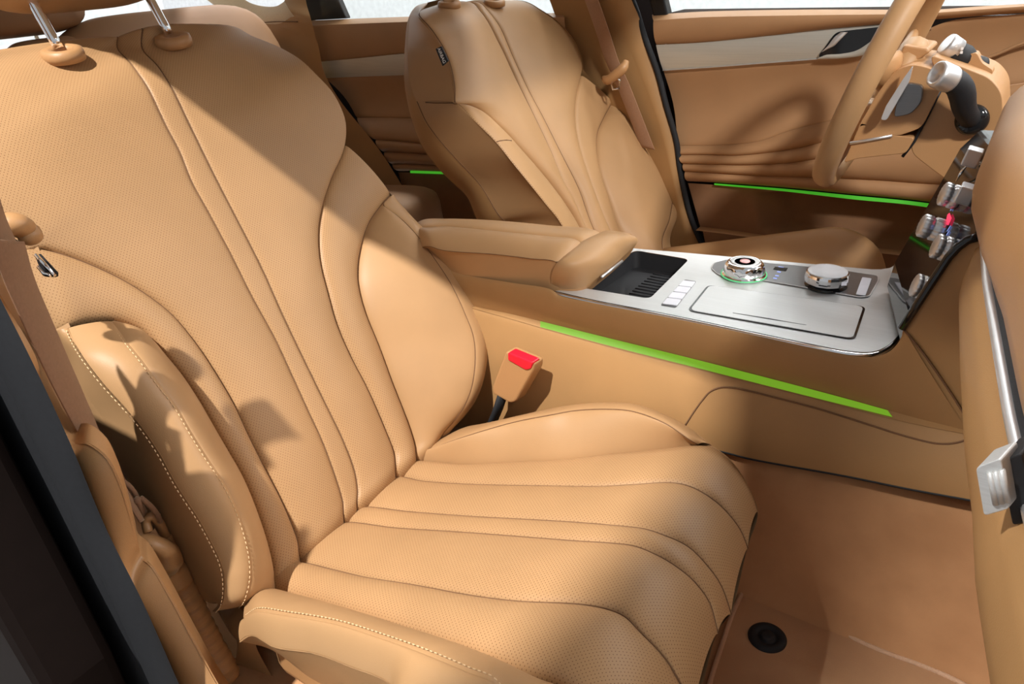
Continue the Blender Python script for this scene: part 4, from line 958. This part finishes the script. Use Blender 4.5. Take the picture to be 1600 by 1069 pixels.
lathe('tweeter_cover', spk, (0, -1, 0), [(.030, 0), (.030, .003), (.027, .005), (.012, .007)], MT['door'], fdoor, k=48)
tube('panel_crease', FD.P(*dc([(1530, 95, .016), (1560, 84, .016), (1600, 67, .018), (1700, 40, .02)], 20).T), .003, DL, fdoor, k=8)
gw = [FD.P(*K(FD, (x, y, 0))) for x, y in ((1022, 26), (1600, 12))]
link('window_pane', [(-.72, .742, 1.05), (.42, .742, 1.05), (.05, .62, 1.44), (-.80, .62, 1.46)], [(0, 1, 2, 3)], MT['glass'], fdoor, smooth=False, solid=.004)
prism('window_frame', [(-.735, .735, 1.055), (-.70, .735, 1.055), (-.775, .62, 1.46), (-.82, .62, 1.46)], (0, .03, 0), MT['mblack'], fdoor, bev=.004)
# rear door
rdoor = empty('rear_door', (-1.55, .76, .42), 'brown far rear door seen between the two front seats, with grey trim strip', 'car door')
e0_ = dc([(486, 32, 0), (560, 29, 0), (640, 26, 0), (720, 24, 0), (880, 20, 0)], 50)
e1_ = dc([(488, 40, .028), (560, 37, .028), (640, 34, .028), (720, 31, .028), (882, 27, .028)], 50)
e2_ = dc([(494, 97, .02), (560, 91, .02), (640, 83, .02), (720, 78, .02), (890, 66, .02)], 50)
e3_ = dc([(508, 122, .015), (560, 120, .015), (640, 117, .015), (720, 112, .015), (900, 104, .015)], 50)
e4_ = dc([(557, 184, .018), (600, 184, .018), (665, 186, .018), (740, 186, .018), (900, 190, .018)], 50)
strip('sill_ledge', FD, e0_, e1_, DL, rdoor, m=8, puff=.002, gl=0, gr=0)
strip('upper_pad', FD, e1_, e2_, DL, rdoor, m=14, puff=.006, gl=0, gr=.003)
strip('trim_strip', FD, e2_, e3_, MT['trim'], rdoor, m=8, puff=.003, gl=0, gr=0)
strip('center_panel', FD, e3_, e4_, DL, rdoor, m=16, puff=0, gl=.002, gr=.004, bulge=lambda t, s: -.015 * np.sin(np.pi * s) + 0 * t)
L_ = [e4_, dc([(586, 219, .05), (630, 222, .05), (676, 227, .05), (740, 231, .05), (900, 240, .05)], 50), dc([(599, 238, .045), (640, 240, .045), (682, 243, .045), (900, 256, .045)], 50),
      dc([(612, 257, .04), (650, 258, .04), (690, 260, .04), (900, 270, .04)], 50), dc([(622, 268, .034), (641, 268, .034), (697, 270, .034), (900, 280, .034)], 50)]
for i in range(4): strip('pleat', FD, L_[i], L_[i + 1], DL, rdoor, m=12, puff=.012 if i == 0 else .008, gl=.004, gr=.005, gw=.004)
strip('ambient_light_strip', FD, dc([(641, 266.5, .036), (700, 268.5, .036), (760, 271, .036)], 20), dc([(641, 270.5, .038), (700, 272.5, .038), (760, 275, .038)], 20), MT['greend'], rdoor, m=4, puff=0, gl=0, gr=0)
strip('lower_panel', FD, dc([(622, 269, .03), (700, 271, .03), (900, 281, .03)], 20), dc([(650, 360, .03), (750, 375, .03), (900, 400, .03)], 20), MT['brown'], rdoor, m=8, puff=0, gl=0, gr=0)
prism('door_body', [(-1.86, .765, .45), (-.95, .765, .45), (-.95, .765, 1.05), (-1.86, .765, 1.05)], (0, .10, 0), MT['dark'], rdoor, bev=.01)
link('window_pane', [(-1.80, .745, 1.05), (-.95, .745, 1.05), (-1.0, .62, 1.44), (-1.65, .62, 1.42)], [(0, 1, 2, 3)], MT['glass'], rdoor, smooth=False, solid=.004)
prism('window_frame', [FD.P(*K(FD, (x, y, 0))) for x, y in ((486, 32), (541, 29), (524, -10), (500, -50), (455, -60), (466, -5), (478, 60))], (0, .02, 0), MT['mblack'], rdoor, bev=.003)
# black rubber door seals on the far side
def seal(name, pts, r, label, cat='door seal'):
    C = dc(pts, 80); o = tube(name, FD.P(*C.T), r, MT['rubber'], None, k=12); tag(o, label, cat); return o
seal('door_seal', [(960, -60, .0), (992, 10, .01), (1008, 60, .02), (1028, 115, .025), (1041, 165, .03), (1057, 222, .03), (1062, 262, .03), (1078, 335, .03), (1094, 375, .03), (1108, 400, .03), (1140, 440, .03)], .0065, 'black rubber seal down the rear edge of the far front door opening')
seal('door_seal', [(470, -40, .0), (474, 30, .0), (481, 70, .01), (491, 102, .02), (506, 134, .02), (520, 153, .02), (555, 196, .02), (589, 238, .02), (620, 278, .02), (638, 308, .02), (670, 350, .02)], .0075, 'black rubber seal curving down the rear edge of the far rear door')
# B pillar trim, far side
bp = empty('pillar_trim', (-.9, .72, .45), 'brown trim on the far door pillar behind the driver seat belt', 'pillar trim')
b0 = dc([(815, -80, .05), (850, -20, .03), (868, 26, .01), (885, 80, .0), (905, 130, .0), (950, 200, .0), (1000, 290, .0), (1020, 400, .0)], 70)
b1 = dc([(925, -80, .08), (950, -20, .05), (966, 26, .035), (985, 80, .03), (1005, 130, .035), (1030, 200, .04), (1052, 290, .04), (1075, 400, .04)], 70)
b2 = dc([(965, -80, .06), (985, -5, .03), (998, 26, .02), (1016, 80, .02), (1030, 130, .025), (1052, 205, .028), (1072, 320, .028), (1105, 410, .028)], 70)
strip('pillar_cover', FD, b0, b1, MT['soft'], bp, m=14, puff=.006, gl=0, gr=0)
strip('pillar_cover', FD, b1, b2, MT['soft'], bp, m=10, puff=.004, gl=0, gr=0)
tube('panel_seam', FD.P(*dc([(868, 27, .0), (915, 28, .018), (966, 28, .025), (992, 27, .02)], 20).T), .0013, MT['seam'], bp, k=6)
prism('pillar_core', [(-1.02, .80, .45), (-.70, .80, .45), (-.76, .80, 1.06), (-.84, .72, 1.48), (-.98, .72, 1.48), (-1.0, .80, 1.06)], (0, .05, 0), MT['dark'], bp, bev=.005)
def ribbon(name, cen, wdir, w, th, mat, par=None, n=60, edge=True):
    """webbing: centre line cen[], width directions wdir[] """
    C = catmull(np.array(cen), n); D = catmull(np.array(wdir), n); D /= np.linalg.norm(D, axis=1)[:, None]; T = np.gradient(C, axis=0); T /= np.linalg.norm(T, axis=1)[:, None]
    N = np.cross(T, D); N /= np.linalg.norm(N, axis=1)[:, None]; V = []
    ww = np.interp(np.linspace(0, 1, n), np.linspace(0, 1, len(np.atleast_1d(w))), np.atleast_1d(w)) if np.size(w) > 1 else np.full(n, w)
    pro = [(-1, -.6), (-.97, -1), (0, -1), (.97, -1), (1, -.6), (1, .6), (.97, 1), (0, 1), (-.97, 1), (-1, .6)]
    for i in range(n):
        for a, b in pro: V.append(C[i] + D[i] * a * ww[i] / 2 + N[i] * b * th / 2)
    return link(name, V, gridfaces(n, 10, False, True) + [tuple(range(10))[::-1], tuple((n - 1) * 10 + j for j in range(10))], mat, par)
# far belt
fb = empty('seat_belt', tuple(at(960, 110, 1, .68)), 'brown seat belt hanging from the far door pillar', 'seat belt')
def fbp(x, y, Y): return at(x, y, 1, Y)
ribbon('webbing', [fbp(900, -60, .66), fbp(924, 0, .675), fbp(940, 45, .68), fbp(957, 97, .685), fbp(972, 130, .69), fbp(990, 175, .69), fbp(1012, 232, .69)], [fbp(918 + 22, 0, .665) - fbp(905, 0, .685)] * 7, .042, .0015, MT['belt_lit'], fb)
tube('belt_guide', catmull(np.array([fbp(943, 122, .665), fbp(950, 125, .655), fbp(962, 117, .65), fbp(974, 106, .652), fbp(979, 95, .66)]), 20), np.interp(np.linspace(0, 1, 20), [0, .2, .8, 1], [.006, .011, .011, .006]), MT['plastic'], fb, k=14)
tg = [fbp(955, 128, .652), fbp(958, 140, .652), fbp(967, 139, .652), fbp(969, 127, .652), fbp(964, 120, .652), fbp(955, 128, .652)]
tube('latch_plate', tg, .0026, MT['chrome'], fb, k=8)
# ================================================================== REAR CABIN
rs = empty('rear_seat', (-1.8, 0, .45), 'brown rear bench seat in the shade behind the near front seat', 'seat')
def pill(name, c, half, ax, mat, par, p=.45, tilt=0, nu=40, nv=20):
    V = []
    ct, st_ = math.cos(tilt), math.sin(tilt)
    for i in range(nu):
        th = 2 * math.pi * i / nu
        for j in range(nv):
            ph = -math.pi / 2 + math.pi * j / (nv - 1)
            se = lambda q, e: math.copysign(abs(q) ** e, q)
            x = se(math.cos(ph), p) * se(math.cos(th), p) * half[0]; y = se(math.cos(ph), p) * se(math.sin(th), p) * half[1]; z = se(math.sin(ph), p) * half[2]
            V.append((c[0] + x * ct - z * st_, c[1] + y, c[2] + x * st_ + z * ct))
    return link(name, V, gridfaces(nu, nv, True, False), mat, par)
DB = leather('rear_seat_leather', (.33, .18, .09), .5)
for yc, wd in ((-.37, .27), (.31, .33), (0, .13)):
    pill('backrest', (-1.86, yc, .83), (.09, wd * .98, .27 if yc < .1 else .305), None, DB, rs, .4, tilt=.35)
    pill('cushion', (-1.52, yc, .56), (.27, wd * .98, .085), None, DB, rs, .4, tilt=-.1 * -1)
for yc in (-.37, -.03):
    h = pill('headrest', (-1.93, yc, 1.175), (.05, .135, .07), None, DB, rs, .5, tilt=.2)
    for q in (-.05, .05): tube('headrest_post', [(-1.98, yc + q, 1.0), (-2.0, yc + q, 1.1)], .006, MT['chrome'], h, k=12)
shelf = prism('parcel_shelf', [(-2.45, -.62, 1.02), (-2.0, -.62, 1.02), (-2.0, .62, 1.02), (-2.45, .62, 1.02)], (0, 0, .02), MT['cream'], None, bev=.005)
tag(shelf, 'pale shelf behind the rear seat under the rear window', 'shelf')
rg = link('window_1', [(-2.50, -.58, 1.06), (-2.50, .58, 1.06), (-2.15, .52, 1.44), (-2.15, -.52, 1.44)], [(0, 1, 2, 3)], MT['glass'], None, smooth=False, solid=.004); struct(rg)
# far rear quarter trim with its small window
cp = empty('pillar_trim', (-2.0, .68, .5), 'cream and brown trim around the small far rear quarter window', 'pillar trim')
QD = Frame((0, .70, 0), (1, 0, 0), (0, 0, 1))
def qc(pts, n=50): return curve(QD, pts, n)
strip('quarter_trim', QD, qc([(300, -20, .0), (340, 12, .02), (380, 32, .03), (430, 38, .03), (470, 36, .02)]), qc([(310, -40, .0), (370, -8, .02), (395, 6, .02), (430, 10, .02), (445, 2, .02)]), MT['cream'], cp, m=12, puff=.006, gl=0, gr=0)
strip('quarter_trim', QD, qc([(400, -80, -.05), (440, -30, -.02), (445, 0, .0), (436, 14, .02), (430, 38, .03)]), qc([(440, -80, -.05), (470, -30, -.02), (480, 10, .0), (486, 30, .02), (494, 62, .02)]), MT['soft'], cp, m=10, puff=.004, gl=0, gr=0)
strip('lower_quarter_panel', QD, qc([(380, 32, .03), (430, 38, .03), (470, 36, .02), (494, 62, .02), (506, 112, .02), (530, 155, .02), (594, 236, .02), (644, 316, .02)]), qc([(340, 60, .03), (400, 110, .03), (430, 150, .02), (450, 200, .02), (480, 250, .02), (520, 300, .02), (560, 340, .02), (600, 380, .02)]), MT['soft'], cp, m=14, puff=.01, gl=0, gr=0)
tube('panel_seam', QD.P(*qc([(405, 36, .034), (432, 34, .036), (465, 34, .028)]).T), .0016, MT['seam'], cp, k=6)
prism('body_side', [(-2.6, .78, .45), (-1.80, .78, .45), (-1.86, .78, .96), (-2.05, .78, 1.02), (-2.6, .78, 1.04)], (0, .06, 0), MT['dark'], cp, bev=.01)
# ================================================================== NEAR SIDE: belt, pillar, sill
nb_ = empty('seat_belt', tuple(at(60, 450, 1, -.66)), 'brown seat belt running down beside the near front seat, with tan guide and pleated boot', 'seat belt')
def nbp(x, y, Y): return at(x, y, 1, Y)
wdv = nbp(60, 470, -.635) - nbp(5, 490, -.685)
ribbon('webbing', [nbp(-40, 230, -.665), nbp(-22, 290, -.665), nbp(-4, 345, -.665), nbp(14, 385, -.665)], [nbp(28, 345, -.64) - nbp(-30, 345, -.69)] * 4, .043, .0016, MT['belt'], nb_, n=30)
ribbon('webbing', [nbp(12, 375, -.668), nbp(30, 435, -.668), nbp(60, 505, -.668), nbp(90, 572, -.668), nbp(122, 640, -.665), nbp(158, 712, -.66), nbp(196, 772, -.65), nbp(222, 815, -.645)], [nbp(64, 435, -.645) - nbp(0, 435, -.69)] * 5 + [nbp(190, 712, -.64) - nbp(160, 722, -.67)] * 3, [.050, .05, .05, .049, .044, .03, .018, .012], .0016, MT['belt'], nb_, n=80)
tube('belt_guide', catmull(np.array([nbp(-30, 352, -.66), nbp(0, 355, -.645), (nbp(22, 350, -.635)), nbp(42, 362, -.625), nbp(56, 378, -.625)]), 30), np.interp(np.linspace(0, 1, 30), [0, .3, .8, .95, 1], [.013, .0125, .0115, .009, .003]), MT['plastic'], nb_, k=18, flat=.9)
tube('guide_slot', [nbp(14, 374, -.64), nbp(22, 382, -.64), nbp(22, 388, -.64)], [.003, .0065, .003], MT['mblack'], nb_, k=10)
for P in ([(56, 398), (85, 431)], [(60, 416), (70, 429), (78, 430)]):
    tube('latch_plate', [nbp(x, y, -.615) for x, y in P], .0022, MT['chrome'], nb_, k=8)
prism('latch_cover', [nbp(x, y, -.61) for x, y in ((54, 400), (58, 398), (86, 428), (86, 434), (68, 433), (62, 420))], (0, .004, 0), MT['mblack'], nb_, bev=.001)
tube('belt_loop', catmull(np.array([nbp(182, 747, -.645), nbp(202, 760, -.64), nbp(218, 785, -.635), nbp(226, 800, -.632)]), 14), .003, MT['belt'], nb_, k=8)
tube('belt_loop', catmull(np.array([nbp(214, 780, -.64), nbp(222, 800, -.636), nbp(226, 818, -.632), nbp(238, 828, -.63)]), 14), .004, MT['belt'], nb_, k=8)
tube('belt_loop', catmull(np.array([nbp(220, 778, -.636), nbp(236, 792, -.63), nbp(248, 808, -.626), nbp(250, 816, -.626)]), 14), .003, MT['belt'], nb_, k=8)
tube('anchor_loop', catmull(np.array([nbp(232, 832, -.64), nbp(228, 815, -.636), nbp(236, 806, -.63), nbp(248, 816, -.625), nbp(262, 846, -.62)]), 24), .0052, MT['plastic'], nb_, k=12)
Pa = catmull(np.array([nbp(246, 842, -.63), nbp(262, 878, -.63), nbp(285, 920, -.63), nbp(310, 968, -.63), nbp(333, 1012, -.63), nbp(350, 1042, -.63), nbp(358, 1060, -.63)]), 140)
rr = np.interp(np.linspace(0, 1, 140), [0, .02, .25, 1], [.006, .016, .0155, .0145]) * np.where(np.linspace(0, 1, 140) > .33, 1 + .035 * np.sign(np.sin(np.linspace(0, 1, 140) * 105)) * 1., 1)
tube('anchor_boot', Pa, rr, MT['plastic'], nb_, k=22, flat=.75)
for f_ in (.18, .27): 
    i = int(f_ * 139); tube('panel_seam', [Pa[i] + np.array([-.0, 0, 0]), Pa[i + 1]], .0165, MT['seam'], nb_, k=22, flat=.75)
tube('anchor_head', catmull(np.array([nbp(216, 842, -.652), nbp(236, 848, -.645), nbp(252, 858, -.638), nbp(266, 884, -.633), nbp(282, 915, -.632)]), 24), [.006 + .010 * min(1, k / 8) for k in range(24)], MT['plastic'], nb_, k=18, flat=.8)
tube('anchor_wall', catmull(np.array([nbp(222, 858, -.66), nbp(246, 915, -.655), nbp(280, 980, -.655), nbp(318, 1050, -.655), nbp(335, 1090, -.655)]), 30), .010, MT['brown'], nb_, k=12, flat=.5)
rq = prism('rear_door_side', [(-1.95, -.735, .12), (-.665, -.735, .12), (-.655, -.735, .60), (-.70, -.735, 1.0), (-1.95, -.735, 1.02)], (0, -.07, 0), MT['dark'], None, bev=.012); tag(rq, 'dark painted flank of the car low at the left edge, behind the black seal', 'car body')
# pillar foot trim + black seals + dark body
nt_ = empty('pillar_trim', tuple(at(200, 860, 1, -.70)), 'bright tan foot of the near door pillar beside the black rubber seal', 'pillar trim')
NS = Frame((0, -.70, 0), (1, 0, 0), (0, 0, 1)); NS.N = np.array([.75, -.66, 0]) if False else NS.N
def nc(pts, n=90): return curve(NS, pts, n)
t0_ = nc([(-12, 452, 0), (0, 475, 0), (43, 560, 0), (105, 692, 0), (162, 827, 0), (219, 941, 0), (276, 1069, 0), (300, 1120, 0)])
t1_ = nc([(-9, 450, -.01), (3, 473, -.01), (52, 558, -.01), (64, 605, -.01), (108, 690, -.01), (140, 696, -.012), (165, 716, -.015), (184, 752, -.018), (200, 800, -.02), (213, 850, -.02), (219, 872, -.022), (234, 884, -.022), (262, 930, -.022), (300, 1000, -.022), (338, 1069, -.022), (370, 1120, -.02)])
strip('pillar_cover', NS, t0_, t1_, MT['plastic'], nt_, m=16, puff=.008, gl=0, gr=.002)
t1b = t1_ + np.array([-.035, 0, -.02]); strip('pillar_cover', NS, t1_, t1b, MT['plastic'], nt_, m=5, puff=0, gl=0, gr=0)
# sill wing between anchor and seat
TS = Frame((0, -.60, 0), (1, 0, 0), (0, 0, 1))
def tsc(pts, n=50): return curve(TS, pts, n)
ta = tsc([(338, 952, -.01), (352, 976, -.006), (366, 995, -.004), (379, 1008, -.004), (382, 1019, -.004), (371, 1035, -.004), (354, 1053, -.004), (338, 1078, -.006), (322, 1110, -.01)])
tb = tsc([(352, 946, -.02), (374, 950, -.015), (388, 968, -.010), (395, 992, -.008), (402, 1015, -.008), (414, 1038, -.008), (432, 1069, -.008), (452, 1105, -.01), (475, 1150, -.015)])
strip('sill_trim', TS, ta, tb, MT['plastic'], nt_, m=20, puff=.010, gl=.002, gr=.0)
tc2 = ta.copy(); tc2[:, 2] -= .04; strip('sill_trim', TS, ta, tc2, MT['plastic'], nt_, m=5, puff=0, gl=0, gr=0)
strip('sill_trim', NS, nc([(205, 900, -.03), (270, 1015, -.03), (330, 1100, -.03)], 30), nc([(240, 900, -.07), (345, 1050, -.07), (400, 1110, -.07)], 30), MT['brown'], nt_, m=6, puff=0, gl=0, gr=0)
blk = empty('door_seal', tuple(at(150, 900, 1, -.72)), 'thick black rubber seal along the near door opening at the left edge', 'door seal')
s0 = nc([(-14, 447, .012), (0, 475, .012), (43, 560, .012), (105, 692, .012), (162, 827, .012), (219, 941, .012), (276, 1069, .012), (300, 1120, .012)])
s1 = nc([(-14, 555, .02), (0, 583, .02), (38, 660, .02), (81, 750, .02), (120, 828, .02), (157, 903, .02), (195, 985, .02), (232, 1069, .02), (256, 1120, .02)])
s2 = nc([(-14, 664, .014), (0, 690, .014), (43, 779, .014), (80, 853, .014), (114, 922, .014), (150, 995, .014), (188, 1069, .014), (214, 1120, .014)])
s3 = nc([(-14, 680, -.0), (0, 705, .0), (19, 750, .0), (71, 869, .0), (119, 969, .0), (171, 1075, .0), (195, 1120, .0)])
strip('seal_lip', NS, s0, s1, MT['rubber'], blk, m=16, puff=.006, gl=.002, gr=.004)
strip('seal_bulb', NS, s1, s2, MT['rubber'], blk, m=16, puff=.009, gl=.005, gr=.002)
strip('seal_flange', NS, s2, s3, MT['mblack'], blk, m=8, puff=0, gl=.0, gr=.0)
tube('metal_edge', NS.P(*s3.T), .0011, MT['panel'], blk, k=6)
bd = empty('body_side', tuple(at(60, 1000, 1, -.74)), 'very dark painted body side at the lower left, with a small latch striker', 'car body')
s4 = nc([('u', -1.15, 1.0, -.03), ('u', -1.15, .8, -.02), ('u', -1.12, .55, .0), ('u', -1.05, .30, .0), ('u', -1.0, .20, .0)])
s3b = s3 + np.array([0, 0, -.003])
strip('painted_panel', NS, s3b, s4, MT['dark'], bd, m=30, puff=.02, gl=0, gr=0)
tube('striker', [nbp(3, 726, -.715), nbp(8, 724, -.705), nbp(12, 736, -.705), nbp(6, 742, -.715)], .002, MT['chrome'], bd, k=8)
box('striker_plate', tuple(nbp(2, 738, -.722) + np.array([-.02, -.004, -.012])), tuple(nbp(2, 738, -.722) + np.array([.008, .004, .02])), MT['mblack'], bd, bev=.002)
# near B pillar lining (brown, behind the belt)
pl = prism('pillar_lining', [(-1.08, -.672, .42), (-.86, -.672, .42), (-.90, -.672, .72), (-.94, -.672, 1.06), (-1.08, -.672, 1.06)], (0, -.02, 0), MT['brown'], None, bev=.01)
tag(pl, 'brown lining low on the near door pillar behind the seat belt', 'pillar trim')
up_ = prism('pillar_lining', [(-.93, -.69, 1.03), (-1.05, -.69, 1.03), (-1.18, -.59, 1.44), (-1.08, -.59, 1.44)], (0, -.03, 0), MT['soft'], None, bev=.01)
tag(up_, 'tan upper lining of the near door pillar above the seat belt guide', 'pillar trim')
# near sill / door threshold
sl_ = prism('door_sill', [(-.62, -.66, .38), (.60, -.66, .38), (.60, -.80, .36), (-.62, -.80, .36)], (0, 0, .05), MT['soft'], None, bev=.015)
tag(sl_, 'tan sill panel along the near door opening under the seat', 'sill')
# ================================================================== BUCKLE, MAT
bk = empty('seat_belt_buckle', tuple(at(780, 650, 1, -.145)), 'tan seat belt buckle with red button on a black stalk beside the console', 'buckle')
def bp_(x, y, Y=-.165): return at(x, y, 1, Y)
prism('housing', roundpoly([bp_(x, y) for x, y in ((790, 549), (834, 568), (833, 580), (806, 628), (797, 631), (770, 616), (768, 606))], .005, 5), (.004, .022, 0), MT['plastic'], bk, bev=.004, seg=3)
prism('release_button', roundpoly([bp_(x, y, -.167) for x, y in ((793, 551), (832, 567), (829, 577), (821, 579), (793, 563))], .003, 4), (.003, .016, .001), MT['red'], bk, bev=.002)
for (x, y) in ((773, 608), (801, 624)):
    lathe('rivet_hole', bp_(x, y, -.1652), (0, -1, 0), [(.0022, 0), (.0022, .0008)], MT['mblack'], bk, k=14)
tube('stalk', [bp_(786, 615, -.155), bp_(778, 640, -.155), bp_(766, 668, -.155), bp_(758, 690, -.155)], .0125, MT['rubber'], bk, k=14, flat=.5)
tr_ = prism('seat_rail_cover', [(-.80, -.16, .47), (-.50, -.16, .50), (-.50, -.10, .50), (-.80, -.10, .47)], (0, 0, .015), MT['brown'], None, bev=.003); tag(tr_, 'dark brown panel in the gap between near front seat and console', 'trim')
mz = FZ + .006
mo = [at(x, y, 2, mz) for x, y in ((1095, 1140), (1108, 1075), (1125, 1020), (1150, 950), (1168, 922), (1195, 917), (1225, 930), (1265, 956), (1330, 1000), (1385, 1025), (1440, 1045), (1500, 1072), (1560, 1110))] 
mo = list(catmull(np.array(mo), 60)) + [np.array([.28, -.62, mz]), np.array([-.25, -.62, mz])]
mt_ = empty('floor_mat', tuple(np.mean(mo, 0)), 'tan carpet floor mat with pale edging and a round black fastener', 'floor mat')
prism('mat_carpet', [m_ - np.array([0, 0, .004]) for m_ in mo], (0, 0, .008), MT['mat'], mt_, bev=.002)
tube('mat_edging', [m_ + np.array([0, 0, .005]) for m_ in mo[:60]], .0030, MT['matedge'], mt_, k=8)
fc = at(1199, 995, 2, mz + .006)
fz = lathe('mat_fastener', fc - np.array([0, 0, .004]), (0, 0, 1), [(.0235, 0), (.0235, .003), (.021, .006), (.014, .0065), (.0125, .004), (.009, .004), (.0085, .007), (.006, .0078)], MT['mblack'], mt_, k=40)
# far mirror glimpse outside
wm = pill('wing_mirror', (.30, 1.0, 1.13), (.05, .10, .06), None, MT['dark'], None, .6); tag(wm, 'dark wing mirror outside the far front window at the top right', 'mirror')
